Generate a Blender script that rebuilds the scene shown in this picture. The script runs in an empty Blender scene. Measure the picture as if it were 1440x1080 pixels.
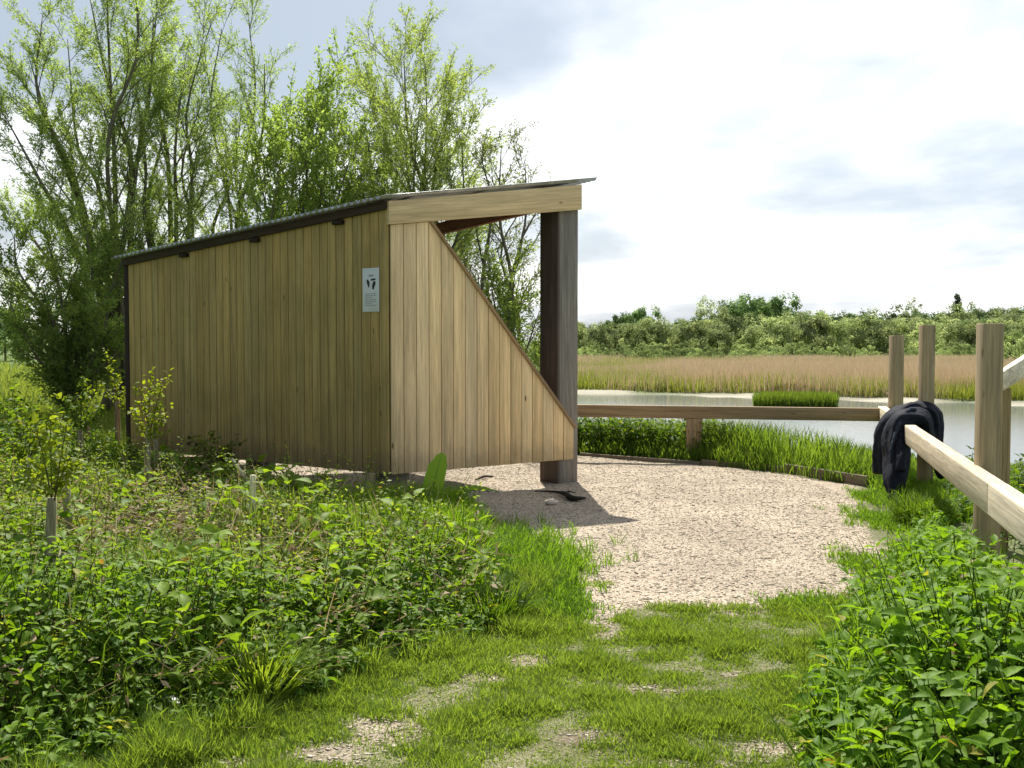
import bpy, math
import numpy as np
from mathutils import Vector

rng = np.random.default_rng(7)
scene = bpy.context.scene
COL = scene.collection

# ------------------------------------------------------------------ camera, sky, sun, exposure
EYE = 1.6
FPX, HZ = 1400.0, 488.0                       # focal length in pixels of the 1440 px photograph, horizon row
PITCH = math.atan((540 - HZ) / FPX)
cam_d = bpy.data.cameras.new("camera")
cam = bpy.data.objects.new("camera", cam_d)
COL.objects.link(cam)
cam_d.sensor_width = 36.0
cam_d.lens = FPX / 1440 * 36.0
cam_d.clip_start = 0.05
cam_d.clip_end = 4000
cam.location = (0, 0, EYE)
cam.rotation_euler = (math.pi / 2 - PITCH, 0, 0)
scene.camera = cam
scene.view_settings.view_transform = 'Standard'
scene.view_settings.look = 'None'
scene.view_settings.exposure = 1.02
scene.view_settings.gamma = 1.0
scene.render.resolution_x, scene.render.resolution_y = 1024, 768

SUN_ELEV, SUN_AZ = math.radians(53), math.radians(-4)      # azimuth from +Y (straight ahead), negative = left
sun_d = bpy.data.lights.new("sun", 'SUN')
sun = bpy.data.objects.new("sun", sun_d)
COL.objects.link(sun)
sun_d.energy = 3.9
sun_d.angle = math.radians(0.6)
sun_d.color = (1.0, 0.95, 0.86)
to_sun = Vector((math.sin(SUN_AZ) * math.cos(SUN_ELEV), math.cos(SUN_AZ) * math.cos(SUN_ELEV), math.sin(SUN_ELEV)))
sun.rotation_euler = to_sun.to_track_quat('Z', 'Y').to_euler()
sun.location = (0, 30, 40)

world = bpy.data.worlds.new("World")
scene.world = world
world.use_nodes = True


class NT:
    """small helper to write node trees"""
    def __init__(self, tree):
        self.t = tree
        tree.nodes.clear()

    def n(self, kind, _in=None, **kw):
        nd = self.t.nodes.new(kind)
        for k, v in kw.items():
            setattr(nd, k, v)
        for k, v in (_in or {}).items():
            sock = nd.inputs[k]
            if isinstance(v, bpy.types.NodeSocket):
                self.t.links.new(v, sock)
            else:
                sock.default_value = v
        return nd

    def math(self, op, a, b=None, c=None, clamp=False):
        i = {0: a}
        if b is not None:
            i[1] = b
        if c is not None:
            i[2] = c
        return self.n('ShaderNodeMath', i, operation=op, use_clamp=clamp).outputs[0]

    def smooth(self, v, lo, hi, a=0.0, b=1.0):
        return self.n('ShaderNodeMapRange', {0: v, 1: lo, 2: hi, 3: a, 4: b}, interpolation_type='SMOOTHSTEP').outputs[0]

    def mix(self, f, a, b, blend='MIX'):
        nd = self.n('ShaderNodeMix', data_type='RGBA', blend_type=blend)
        for k, v in ((0, f), (6, a), (7, b)):
            if isinstance(v, bpy.types.NodeSocket):
                self.t.links.new(v, nd.inputs[k])
            elif k == 0:
                nd.inputs[0].default_value = v
            else:
                nd.inputs[k].default_value = (*v, 1) if len(v) == 3 else v
        return nd.outputs[2]

    def noise(self, vec, scale, detail=4, rough=0.55, dist=0.0):
        return self.n('ShaderNodeTexNoise', {'Vector': vec, 'Scale': scale, 'Detail': detail, 'Roughness': rough, 'Distortion': dist}).outputs[0]

    def ramp(self, f, stops):
        nd = self.n('ShaderNodeValToRGB', {0: f})
        cr = nd.color_ramp
        while len(cr.elements) < len(stops):
            cr.elements.new(0.5)
        for e, (p, c) in zip(cr.elements, stops):
            e.position = p
            e.color = (*c, 1)
        return nd.outputs[0]


def sky_world():
    w = NT(world.node_tree)
    sky = w.n('ShaderNodeTexSky', sky_type='NISHITA', sun_disc=False)
    sky.sun_elevation = SUN_ELEV
    sky.sun_rotation = SUN_AZ
    sky.air_density = 1.2
    sky.dust_density = 2.0
    tc = w.n('ShaderNodeTexCoord').outputs['Generated']
    sp = w.n('ShaderNodeSeparateXYZ', {0: tc})
    x, y, z = sp.outputs
    zz = w.math('ADD', w.math('MAXIMUM', z, 0.0), 0.16)
    px = w.math('DIVIDE', x, zz)
    py = w.math('DIVIDE', y, zz)
    p = w.n('ShaderNodeCombineXYZ', {0: px, 1: w.math('MULTIPLY', py, 0.9), 2: 3.7}).outputs[0]
    n1 = w.noise(p, 0.95, 6, 0.5, 0.2)
    n2 = w.noise(p, 2.6, 5, 0.52, 0.1)
    nn = w.math('ADD', w.math('MULTIPLY', n1, 0.66), w.math('MULTIPLY', n2, 0.34))
    # heavier cloud towards the left and higher up, thin bright cloud to the right
    left = w.smooth(x, 0.22, -0.22)
    high = w.smooth(z, 0.14, 0.26)
    bias = w.math('MULTIPLY', w.math('MULTIPLY', left, high), 0.52)
    heavy = w.smooth(w.math('ADD', nn, bias), 0.53, 0.86)
    thin = w.smooth(w.math('ADD', w.math('MULTIPLY', n1, 0.8), w.math('MULTIPLY', n2, 0.2)), 0.36, 0.62)
    white = w.mix(thin, (0.70, 0.705, 0.715), (0.31, 0.35, 0.40))
    cloud = w.mix(heavy, white, (0.265, 0.31, 0.365))
    behind = w.smooth(y, -0.5, 0.6, 0.62, 1.0)
    side = w.smooth(x, -0.8, 0.8, 0.82, 1.12)
    gain = w.math('MULTIPLY', behind, side)
    bg1 = w.n('ShaderNodeBackground', {0: sky.outputs[0], 1: 0.1})
    bg2 = w.n('ShaderNodeBackground', {0: cloud, 1: gain})
    mx = w.n('ShaderNodeMixShader', {0: 0.88, 1: bg1.outputs[0], 2: bg2.outputs[0]})
    w.n('ShaderNodeOutputWorld', {0: mx.outputs[0]})


sky_world()


# ------------------------------------------------------------------ helpers
def ray(px, py):
    u, v = (px - 720) / FPX, -(py - 540) / FPX
    return np.array((u, math.cos(PITCH) + v * math.sin(PITCH), -math.sin(PITCH) + v * math.cos(PITCH)))


def at_z(px, py, z=0.0):
    d = ray(px, py)
    return d * ((z - EYE) / d[2]) + np.array((0, 0, EYE))


def at_y(px, py, Y):
    d = ray(px, py)
    return d * (Y / d[1]) + np.array((0, 0, EYE))


def unit(a):
    a = np.asarray(a, float)
    return a / np.maximum(np.linalg.norm(a, axis=-1, keepdims=True), 1e-9)


def hash2(ix, iy, seed):
    h = (ix.astype(np.int64) * 374761393 + iy.astype(np.int64) * 668265263 + seed * 2147483647) & 0xffffffff
    h = ((h ^ (h >> 13)) * 1274126177) & 0xffffffff
    return ((h ^ (h >> 16)) & 0xffff) / 65535.0


def vnoise(x, y, s, seed=0, octaves=3):
    tot, amp, out = 0.0, 1.0, 0.0
    for o in range(octaves):
        fx, fy = x * s, y * s
        ix, iy = np.floor(fx), np.floor(fy)
        u, v = fx - ix, fy - iy
        u, v = u * u * (3 - 2 * u), v * v * (3 - 2 * v)
        a, b = hash2(ix, iy, seed + o), hash2(ix + 1, iy, seed + o)
        c, d = hash2(ix, iy + 1, seed + o), hash2(ix + 1, iy + 1, seed + o)
        out = out + amp * ((a * (1 - u) + b * u) * (1 - v) + (c * (1 - u) + d * u) * v)
        tot += amp
        amp *= 0.5
        s *= 2.03
    return out / tot


def sstep(x, a, b):
    t = np.clip((x - a) / (b - a), 0, 1)
    return t * t * (3 - 2 * t)


def poly_sd(poly, x, y):
    """signed distance to a polygon, positive inside"""
    d = np.full(np.shape(x), 1e9)
    ins = np.zeros(np.shape(x), bool)
    n = len(poly)
    for i in range(n):
        (ax, ay), (bx, by) = poly[i], poly[(i + 1) % n]
        ex, ey = bx - ax, by - ay
        t = np.clip(((x - ax) * ex + (y - ay) * ey) / (ex * ex + ey * ey + 1e-12), 0, 1)
        d = np.minimum(d, np.hypot(x - ax - t * ex, y - ay - t * ey))
        cr = ((ay > y) != (by > y)) & (x < (bx - ax) * (y - ay) / (by - ay + 1e-12) + ax)
        ins ^= cr
    return np.where(ins, d, -d)


def tag(o, label=None, cat=None, group=None, kind=None):
    for k, v in (('label', label), ('category', cat), ('group', group), ('kind', kind)):
        if v:
            o[k] = v
    return o


def empty(name, loc, label, cat, group=None):
    o = bpy.data.objects.new(name, None)
    COL.objects.link(o)
    o.location = [float(v) for v in loc]
    o.empty_display_size = 0.2
    return tag(o, label, cat, group)


def link(name, me, mat, parent=None, loc=None):
    o = bpy.data.objects.new(name, me)
    COL.objects.link(o)
    if mat is not None and len(me.materials) == 0:
        me.materials.append(mat)
    if parent is not None:
        o.parent = parent
    if loc is not None:
        o.location = [float(v) for v in loc]
    return o


def raw_mesh(name, V, F, tint=None, grain=None, smooth=False):
    """V (n,3); F list of (m,k) index arrays"""
    me = bpy.data.meshes.new(name)
    V = np.ascontiguousarray(V, np.float32)
    F = [np.asarray(f, np.int32) for f in F if len(f)]
    me.vertices.add(len(V))
    me.vertices.foreach_set('co', V.ravel())
    loops = np.concatenate([f.ravel() for f in F])
    sizes = np.concatenate([np.full(len(f), f.shape[1], np.int32) for f in F])
    starts = np.concatenate(([0], np.cumsum(sizes)[:-1])).astype(np.int32)
    me.loops.add(len(loops))
    me.loops.foreach_set('vertex_index', loops)
    me.polygons.add(len(sizes))
    me.polygons.foreach_set('loop_start', starts)
    if smooth:
        me.polygons.foreach_set('use_smooth', np.ones(len(sizes), bool))
    me.update(calc_edges=True)
    if tint is not None:
        a = me.attributes.new('tint', 'FLOAT_COLOR', 'POINT')
        t = np.ones((len(V), 4), np.float32)
        t[:, :3] = tint
        a.data.foreach_set('color', t.ravel())
    if grain is not None:
        a = me.attributes.new('grain', 'FLOAT_VECTOR', 'POINT')
        a.data.foreach_set('vector', np.ascontiguousarray(grain, np.float32).ravel())
    return me


class Bag:
    """collects pieces (verts, faces, tint) and links them as one mesh object"""
    def __init__(self):
        self.V, self.F, self.T, self.G, self.n = [], {}, [], [], 0

    def add(self, V, F, tint=(0.5, 0.5, 0.5), grain=None):
        V = np.asarray(V, float)
        for f in (F if isinstance(F, list) else [F]):
            f = np.asarray(f, np.int64)
            self.F.setdefault(f.shape[1], []).append(f + self.n)
        self.V.append(V)
        t = np.asarray(tint, float)
        self.T.append(np.broadcast_to(t, (len(V), 3)))
        self.G.append(V if grain is None else np.asarray(grain, float))
        self.n += len(V)
        return self

    def build(self, name, mat, parent=None, origin=None, smooth=False, bevel=0.0, solid=0.0):
        V = np.concatenate(self.V)
        o0 = np.zeros(3) if origin is None else np.asarray(origin, float)
        me = raw_mesh(name, V - o0, [np.concatenate(f) for f in self.F.values()], np.concatenate(self.T), np.concatenate(self.G), smooth)
        ob = link(name, me, mat, parent)
        if parent is None and origin is not None:
            ob.location = [float(v) for v in o0]
        if solid:
            m = ob.modifiers.new('solid', 'SOLIDIFY')
            m.thickness = solid
            m.offset = 0
        if bevel:
            m = ob.modifiers.new('bevel', 'BEVEL')
            m.width = bevel
            m.segments = 2
            m.limit_method = 'ANGLE'
        return ob


BOXF = np.array([(0, 3, 2, 1), (4, 5, 6, 7), (0, 1, 5, 4), (1, 2, 6, 5), (2, 3, 7, 6), (3, 0, 4, 7)])


def beam_box(bag, p, ax_l, ax_w, ax_t, L, W, T, tint):
    """timber: starts at p, runs L along ax_l, W along ax_w, T along ax_t; grain runs along ax_l"""
    p, l, w, t = np.asarray(p, float), unit(ax_l), unit(ax_w), unit(ax_t)
    c = np.array([(0, 0, 0), (W, 0, 0), (W, 0, L), (0, 0, L), (0, T, 0), (W, T, 0), (W, T, L), (0, T, L)], float)
    V = p + c[:, :1] * w + c[:, 1:2] * t + c[:, 2:] * l
    F = BOXF if np.dot(np.cross(w, t), l) < 0 else BOXF[:, ::-1]
    F = F if True else F
    g = c + rng.uniform(0, 50, 3)
    bag.add(V, F, tint, g)


def prism(bag, poly, ext, tint, grain_axis):
    """poly (k,3) planar polygon extruded by ext"""
    poly, ext = np.asarray(poly, float), np.asarray(ext, float)
    k = len(poly)
    V = np.concatenate((poly, poly + ext))
    l = unit(grain_axis)
    t = unit(ext)
    w = unit(np.cross(l, t))
    g = np.stack((V @ w, V @ t, V @ l), 1) - np.array((poly[0] @ w, poly[0] @ t, poly[0] @ l)) + rng.uniform(0, 50, 3)
    nrm = np.cross(poly[1] - poly[0], poly[2] - poly[1])
    side = np.array([(i, (i + 1) % k, (i + 1) % k + k, i + k) for i in range(k)])
    caps = np.array([list(range(k))[::-1], list(range(k, 2 * k))])
    if np.dot(nrm, ext) < 0:
        side, caps = side[:, ::-1], caps[:, ::-1]
    bag.add(V, [side, caps], tint, g)


def tubes(bag, polys, radii, tint, k=5, cap=True):
    for pl, rd in zip(polys, radii):
        pl = np.asarray(pl, float)
        n = len(pl)
        d = unit(np.gradient(pl, axis=0))
        ref = np.where(np.abs(d[:, 2:3]) > 0.9, np.array((1.0, 0, 0)), np.array((0, 0, 1.0)))
        ref = np.broadcast_to(ref[n // 2], d.shape)
        a = unit(np.cross(d, ref))
        b = np.cross(d, a)
        th = np.linspace(0, 2 * math.pi, k, endpoint=False)
        rr = np.asarray(rd, float)[:, None, None]
        V = pl[:, None, :] + rr * (np.cos(th)[None, :, None] * a[:, None, :] + np.sin(th)[None, :, None] * b[:, None, :])
        i, j = np.meshgrid(np.arange(n - 1), np.arange(k), indexing='ij')
        F = np.stack((i * k + j, i * k + (j + 1) % k, (i + 1) * k + (j + 1) % k, (i + 1) * k + j), -1).reshape(-1, 4)
        cum = np.concatenate(([0], np.cumsum(np.linalg.norm(np.diff(pl, axis=0), axis=1))))
        g = np.stack((np.broadcast_to(np.cos(th) * 0.05, (n, k)), np.broadcast_to(np.sin(th) * 0.05, (n, k)), np.broadcast_to(cum[:, None], (n, k))), -1).reshape(-1, 3) + rng.uniform(0, 9, 3)
        fs = [F]
        if cap:
            fs.append(np.array([list(range((n - 1) * k, n * k)), list(range(k))[::-1]]))
        bag.add(V.reshape(-1, 3), fs, tint, g)


def spline(pts, n):
    pts = np.asarray(pts, float)
    t = np.linspace(0, len(pts) - 1, n)
    i = np.clip(t.astype(int), 0, len(pts) - 2)
    f = (t - i)[:, None]
    P = np.concatenate((pts[:1] * 2 - pts[1:2], pts, pts[-1:] * 2 - pts[-2:-1]))
    p0, p1, p2, p3 = P[i], P[i + 1], P[i + 2], P[i + 3]
    return 0.5 * (2 * p1 + (p2 - p0) * f + (2 * p0 - 5 * p1 + 4 * p2 - p3) * f ** 2 + (3 * p1 - p0 - 3 * p2 + p3) * f ** 3)


# leaf templates: (x across, y along, z up), faces
T_TRI = (np.array([(-.5, 0, 0), (.5, 0, 0), (0, 1, 0)], float), [np.array([(0, 1, 2)])])
T_DIA = (np.array([(0, 0, 0), (.5, .42, .04), (0, 1, -.06), (-.5, .42, .04)], float), [np.array([(0, 1, 2, 3)])])
T_BLADE = (np.array([(-.5, 0, 0), (.5, 0, 0), (.42, .5, .03), (-.42, .5, .03), (0, 1, -.12)], float), [np.array([(0, 1, 2, 3)]), np.array([(3, 2, 4)])])
T_BEND = (np.array([(-.4, 0, 0), (.4, 0, 0), (.5, .38, .03), (-.5, .38, .03), (.36, .74, -.05), (-.36, .74, -.05), (0, 1, -.27)], float), [np.array([(0, 1, 2, 3), (3, 2, 4, 5)]), np.array([(5, 4, 6)])])
T_OVATE = (np.array([(0, 0, 0), (.36, .14, .05), (.5, .34, .07), (.34, .66, .03), (0, 1, -.16), (-.34, .66, .03), (-.5, .34, .07), (-.36, .14, .05), (0, .34, -.02), (0, .66, -.05)], float),
           [np.array([(0, 1, 2, 8), (8, 2, 3, 9), (7, 0, 8, 6), (6, 8, 9, 5)]), np.array([(9, 3, 4), (5, 9, 4)])])


def serrated():
    prof = [(0.0, 0.0), (0.10, 0.30), (0.16, 0.27), (0.24, 0.46), (0.30, 0.41), (0.38, 0.5), (0.45, 0.42), (0.53, 0.45), (0.60, 0.34), (0.68, 0.35), (0.76, 0.22), (0.84, 0.2), (1.0, 0.0)]
    m = len(prof)
    V = []
    for sg in (1, 0, -1):
        for y, x in prof:
            V.append((sg * x, y, (0.10 * x * 2 if sg else -0.01) - 0.34 * y * y + 0.06 * y))
    V = np.array(V, float)
    i = np.arange(m - 1)
    return V, [np.concatenate((np.stack((i + m, i, i + 1, i + 1 + m), 1), np.stack((i + 2 * m, i + m, i + 1 + m, i + 1 + 2 * m), 1)))]


T_NETTLE = serrated()


def leaf_set(bag, P, D, N, L, W, tint, tmpl):
    tv, tf = tmpl
    n, k = len(P), len(tv)
    if n == 0:
        return
    D = unit(D)
    S = unit(np.cross(D, N))
    N = np.cross(S, D)
    L, W = np.broadcast_to(L, (n,)), np.broadcast_to(W, (n,))
    V = P[:, None, :] + (tv[None, :, 0:1] * W[:, None, None]) * S[:, None, :] + (tv[None, :, 1:2] * L[:, None, None]) * D[:, None, :] + (tv[None, :, 2:3] * L[:, None, None]) * N[:, None, :]
    off = (np.arange(n) * k)[:, None, None]
    F = [(f[None] + off).reshape(-1, f.shape[1]) for f in tf]
    bag.add(V.reshape(-1, 3), F, np.repeat(np.broadcast_to(tint, (n, 3)), k, axis=0))


def rand_dir(n, zmin=-1.0, zmax=1.0):
    z = rng.uniform(zmin, zmax, n)
    a = rng.uniform(0, 2 * math.pi, n)
    r = np.sqrt(np.maximum(0, 1 - z * z))
    return np.stack((r * np.cos(a), r * np.sin(a), z), 1)


def mixcol(a, b, t):
    return np.asarray(a) * (1 - np.asarray(t)[:, None]) + np.asarray(b) * np.asarray(t)[:, None]


# ------------------------------------------------------------------ materials
def new_mat(name):
    m = bpy.data.materials.new(name)
    m.use_nodes = True
    return m, NT(m.node_tree)


def vary_by_tree(m, lo, hi):
    """each tree of a shared mesh gets its own leaf shade"""
    t = m.node_tree
    w = NT.__new__(NT)
    w.t = t
    at = next(n for n in t.nodes if n.bl_idname == 'ShaderNodeAttribute')
    k = w.smooth(w.n('ShaderNodeObjectInfo').outputs['Random'], 0.0, 1.0, lo, hi)
    sc = w.n('ShaderNodeVectorMath', {'Scale': k}, operation='SCALE')
    for l in list(at.outputs['Color'].links):
        t.links.new(sc.outputs[0], l.to_socket)
    t.links.new(at.outputs['Color'], sc.inputs[0])


def leaf_mat(name, trans=0.45, gain=(1.55, 1.6, 0.7), rough=0.5, spec=0.35, mottled=False):
    m, w = new_mat(name)
    at = w.n('ShaderNodeAttribute', attribute_name='tint').outputs['Color']
    if mottled:
        pos = w.n('ShaderNodeTexCoord').outputs['Object']
        k = w.smooth(w.noise(pos, 55.0, 4, 0.65), 0.3, 0.7, 0.72, 1.22)
        at = w.n('ShaderNodeVectorMath', {0: at, 'Scale': k}, operation='SCALE').outputs[0]
    tc = w.mix(1.0, at, gain, 'MULTIPLY')
    p = w.n('ShaderNodeBsdfPrincipled', {'Base Color': at, 'Roughness': rough, 'Specular IOR Level': spec})
    t = w.n('ShaderNodeBsdfTranslucent', {'Color': tc})
    mx = w.n('ShaderNodeMixShader', {0: trans, 1: p.outputs[0], 2: t.outputs[0]})
    w.n('ShaderNodeOutputMaterial', {0: mx.outputs[0]})
    return m


def wood_mat(name, knots=0.6, rough=0.75, contrast=0.35, dirt=0.0, weather=0.0, foot=0.0):
    """grain from the mesh's own 'grain' coordinates (along = z), board colour from 'tint'"""
    m, w = new_mat(name)
    at = w.n('ShaderNodeAttribute', attribute_name='tint').outputs['Color']
    g = w.n('ShaderNodeAttribute', attribute_name='grain').outputs['Vector']
    mp = w.n('ShaderNodeMapping', {0: g, 3: (38, 38, 1.1)}).outputs[0]
    n1 = w.noise(mp, 1.0, 5, 0.6, 0.6)
    mp2 = w.n('ShaderNodeMapping', {0: g, 3: (140, 140, 5)}).outputs[0]
    n2 = w.noise(mp2, 1.0, 3, 0.6, 0.2)
    blot = w.noise(w.n('ShaderNodeMapping', {0: g, 3: (14, 14, 0.9)}).outputs[0], 1.0, 4, 0.6)
    f = w.math('ADD', w.math('MULTIPLY', n1, 0.65), w.math('MULTIPLY', n2, 0.35))
    val = w.smooth(f, 0.3, 0.72, 1 - contrast, 1 + contrast * 0.55)
    val = w.math('MULTIPLY', val, w.smooth(blot, 0.3, 0.7, 0.86, 1.1))
    col = w.n('ShaderNodeVectorMath', {0: at, 'Scale': val}, operation='SCALE').outputs[0]
    # knots: sparse stretched cells
    mk = w.n('ShaderNodeMapping', {0: g, 3: (7.5, 7.5, 2.6)}).outputs[0]
    vo = w.n('ShaderNodeTexVoronoi', {'Vector': mk, 'Scale': 1.0, 'Randomness': 1.0})
    dk = w.smooth(vo.outputs['Distance'], 0.035, 0.13, 1.0, 0.0)
    sel = w.smooth(w.n('ShaderNodeSeparateColor', {0: vo.outputs['Color']}).outputs[0], 0.55, 0.62)
    kf = w.math('MULTIPLY', w.math('MULTIPLY', dk, sel), knots)
    col = w.mix(kf, col, (0.10, 0.052, 0.024))
    if weather:
        st = w.smooth(w.noise(mp, 0.35, 4, 0.6), 0.42, 0.7, 0.0, weather)
        col = w.mix(st, col, (0.16, 0.155, 0.14))
    if dirt:
        geo = w.n('ShaderNodeNewGeometry').outputs['Position']
        ng = w.noise(geo, 1.6, 5, 0.6)
        col = w.mix(w.smooth(ng, 0.45, 0.7, 0.0, dirt), col, (0.09, 0.10, 0.035))
    if foot:
        oz = w.n('ShaderNodeSeparateXYZ', {0: w.n('ShaderNodeTexCoord').outputs['Object']}).outputs[2]
        sp = w.math('ADD', oz, w.math('MULTIPLY', w.math('SUBTRACT', w.noise(g, 5.0, 5, 0.65), 0.5), 0.5))
        col = w.mix(w.smooth(sp, 0.28, 0.62, foot, 0.0), col, (0.15, 0.125, 0.085))
    bmp = w.n('ShaderNodeBump', {'Strength': 0.35, 'Distance': 0.004, 'Height': f})
    p = w.n('ShaderNodeBsdfPrincipled', {'Base Color': col, 'Roughness': rough, 'Specular IOR Level': 0.25, 'Normal': bmp.outputs[0]})
    w.n('ShaderNodeOutputMaterial', {0: p.outputs[0]})
    return m


def plain_mat(name, col, rough=0.7, metal=0.0, spec=0.4, noise=0.0, nscale=12.0, bump=0.0):
    m, w = new_mat(name)
    geo = w.n('ShaderNodeTexCoord').outputs['Object']
    n = w.noise(geo, nscale, 6, 0.6)
    c = w.mix(w.smooth(n, 0.3, 0.7), [v * (1 - noise) for v in col], [min(1, v * (1 + noise)) for v in col])
    i = {'Base Color': c, 'Roughness': rough, 'Metallic': metal, 'Specular IOR Level': spec}
    if bump:
        i['Normal'] = w.n('ShaderNodeBump', {'Strength': bump, 'Distance': 0.01, 'Height': n}).outputs[0]
    p = w.n('ShaderNodeBsdfPrincipled', i)
    w.n('ShaderNodeOutputMaterial', {0: p.outputs[0]})
    return m


def bark_mat(name):
    m, w = new_mat(name)
    at = w.n('ShaderNodeAttribute', attribute_name='tint').outputs['Color']
    g = w.n('ShaderNodeAttribute', attribute_name='grain').outputs['Vector']
    mp = w.n('ShaderNodeMapping', {0: g, 3: (40, 40, 5)}).outputs[0]
    n = w.noise(mp, 1.0, 6, 0.65, 0.4)
    col = w.n('ShaderNodeVectorMath', {0: at, 'Scale': w.smooth(n, 0.3, 0.7, 0.55, 1.35)}, operation='SCALE').outputs[0]
    b = w.n('ShaderNodeBump', {'Strength': 0.6, 'Distance': 0.01, 'Height': n})
    p = w.n('ShaderNodeBsdfPrincipled', {'Base Color': col, 'Roughness': 0.85, 'Specular IOR Level': 0.2, 'Normal': b.outputs[0]})
    w.n('ShaderNodeOutputMaterial', {0: p.outputs[0]})
    return m


def ground_mat():
    m, w = new_mat('ground')
    at = w.n('ShaderNodeAttribute', attribute_name='tint').outputs['Color']
    sc = w.n('ShaderNodeSeparateColor', {0: at})
    grassy, soil, mud = sc.outputs
    pos = w.n('ShaderNodeNewGeometry').outputs['Position']
    vo = w.n('ShaderNodeTexVoronoi', {'Vector': pos, 'Scale': 70.0})
    vs = w.n('ShaderNodeSeparateColor', {0: vo.outputs['Color']})
    vo2 = w.n('ShaderNodeTexVoronoi', {'Vector': pos, 'Scale': 170.0})
    vs2 = w.n('ShaderNodeSeparateColor', {0: vo2.outputs['Color']})
    peb = w.ramp(w.math('ADD', w.math('MULTIPLY', vs.outputs[0], 0.6), w.math('MULTIPLY', vs2.outputs[0], 0.4)),
                 [(0.05, (0.20, 0.145, 0.10)), (0.3, (0.385, 0.31, 0.225)), (0.6, (0.50, 0.415, 0.315)), (0.95, (0.70, 0.61, 0.49))])
    big = w.noise(pos, 0.9, 5, 0.6)
    peb = w.n('ShaderNodeVectorMath', {0: peb, 'Scale': w.smooth(big, 0.3, 0.7, 0.82, 1.12)}, operation='SCALE').outputs[0]
    crev = w.smooth(vo.outputs['Distance'], 0.35, 0.75, 1.0, 0.74)
    peb = w.n('ShaderNodeVectorMath', {0: peb, 'Scale': crev}, operation='SCALE').outputs[0]
    sn = w.noise(pos, 9.0, 6, 0.65)
    so = w.ramp(sn, [(0.3, (0.055, 0.036, 0.022)), (0.55, (0.12, 0.085, 0.055)), (0.75, (0.24, 0.18, 0.125))])
    gn = w.noise(pos, 1.7, 7, 0.65)
    gr = w.ramp(gn, [(0.3, (0.05, 0.085, 0.018)), (0.55, (0.10, 0.155, 0.035)), (0.75, (0.17, 0.21, 0.065))])
    mu = w.ramp(w.noise(pos, 0.35, 5, 0.6), [(0.3, (0.33, 0.31, 0.23)), (0.7, (0.50, 0.47, 0.38))])
    c = w.mix(soil, peb, so)
    c = w.mix(grassy, c, gr)
    c = w.mix(mud, c, mu)
    h = w.math('SUBTRACT', 0.6, w.math('ADD', vo.outputs['Distance'], w.math('MULTIPLY', vo2.outputs['Distance'], 0.4)))
    b = w.n('ShaderNodeBump', {'Strength': 0.7, 'Distance': 0.011, 'Height': h})
    p = w.n('ShaderNodeBsdfPrincipled', {'Base Color': c, 'Roughness': 0.9, 'Specular IOR Level': 0.2, 'Normal': b.outputs[0]})
    w.n('ShaderNodeOutputMaterial', {0: p.outputs[0]})
    return m


def water_mat():
    m, w = new_mat('water')
    pos = w.n('ShaderNodeNewGeometry').outputs['Position']
    mp = w.n('ShaderNodeMapping', {0: pos, 3: (1.0, 2.6, 1.0)}).outputs[0]
    n1 = w.noise(mp, 2.4, 5, 0.6, 0.3)
    b = w.n('ShaderNodeBump', {'Strength': 0.22, 'Distance': 0.025, 'Height': n1})
    p = w.n('ShaderNodeBsdfPrincipled', {'Base Color': (0.17, 0.185, 0.18, 1), 'Roughness': 0.1, 'IOR': 1.33, 'Specular IOR Level': 0.6, 'Normal': b.outputs[0]})
    w.n('ShaderNodeOutputMaterial', {0: p.outputs[0]})
    return m


M = dict(
    ground=ground_mat(), water=water_mat(),
    grass=leaf_mat('grass_blades', 0.55, (1.55, 1.5, 0.5), 0.6, 0.15), leaf=leaf_mat('leaf', 0.5, (1.45, 1.4, 0.4), 0.55, 0.2, True),
    glossy_leaf=leaf_mat('dock_leaf', 0.45, (1.6, 1.7, 0.4), 0.35, 0.45),
    tree_leaf=leaf_mat('tree_leaf', 0.62, (1.5, 1.5, 0.6), 0.6, 0.12), dry=leaf_mat('dry_stems', 0.25, (1.2, 1.1, 0.9), 0.8, 0.1),
    far_leaf=leaf_mat('far_foliage', 0.5, (1.3, 1.3, 1.0), 0.8, 0.05),
    board=wood_mat('larch_boards', 0.9, 0.75, 0.3, foot=0.4), olive=wood_mat('treated_boards', 0.7, 0.8, 0.3, dirt=0.2, foot=0.45),
    rail=wood_mat('sawn_timber', 0.8, 0.75, 0.4, weather=0.25), oldpost=wood_mat('weathered_post', 0.2, 0.85, 0.5, weather=0.6),
    bark=bark_mat('bark'),
    galv=plain_mat('galvanised_sheet', (0.42, 0.44, 0.46), 0.42, 0.75, 0.5, 0.25, 6.0),
    dark=wood_mat('dark_shade_timber', 0.1, 0.8, 0.4),
    cloth=plain_mat('jacket_cloth', (0.010, 0.012, 0.021), 0.8, 0, 0.18, 0.35, 30, 0.2), lining=plain_mat('jacket_lining', (0.03, 0.038, 0.055), 0.9, 0, 0.15, 0.2, 25),
    paper=plain_mat('laminated_sheet', (0.62, 0.66, 0.68), 0.35, 0, 0.5, 0.05, 6), ink=plain_mat('black_ink', (0.02, 0.022, 0.025), 0.5), grey_ink=plain_mat('grey_ink', (0.36, 0.39, 0.41), 0.5),
    panel=plain_mat('printed_panel', (0.30, 0.52, 0.40), 0.3, 0, 0.5, 0.3, 4), stone=leaf_mat('stones', 0.0, (1, 1, 1), 0.9, 0.2),
)

vary_by_tree(M['far_leaf'], 0.72, 1.4)

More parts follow.
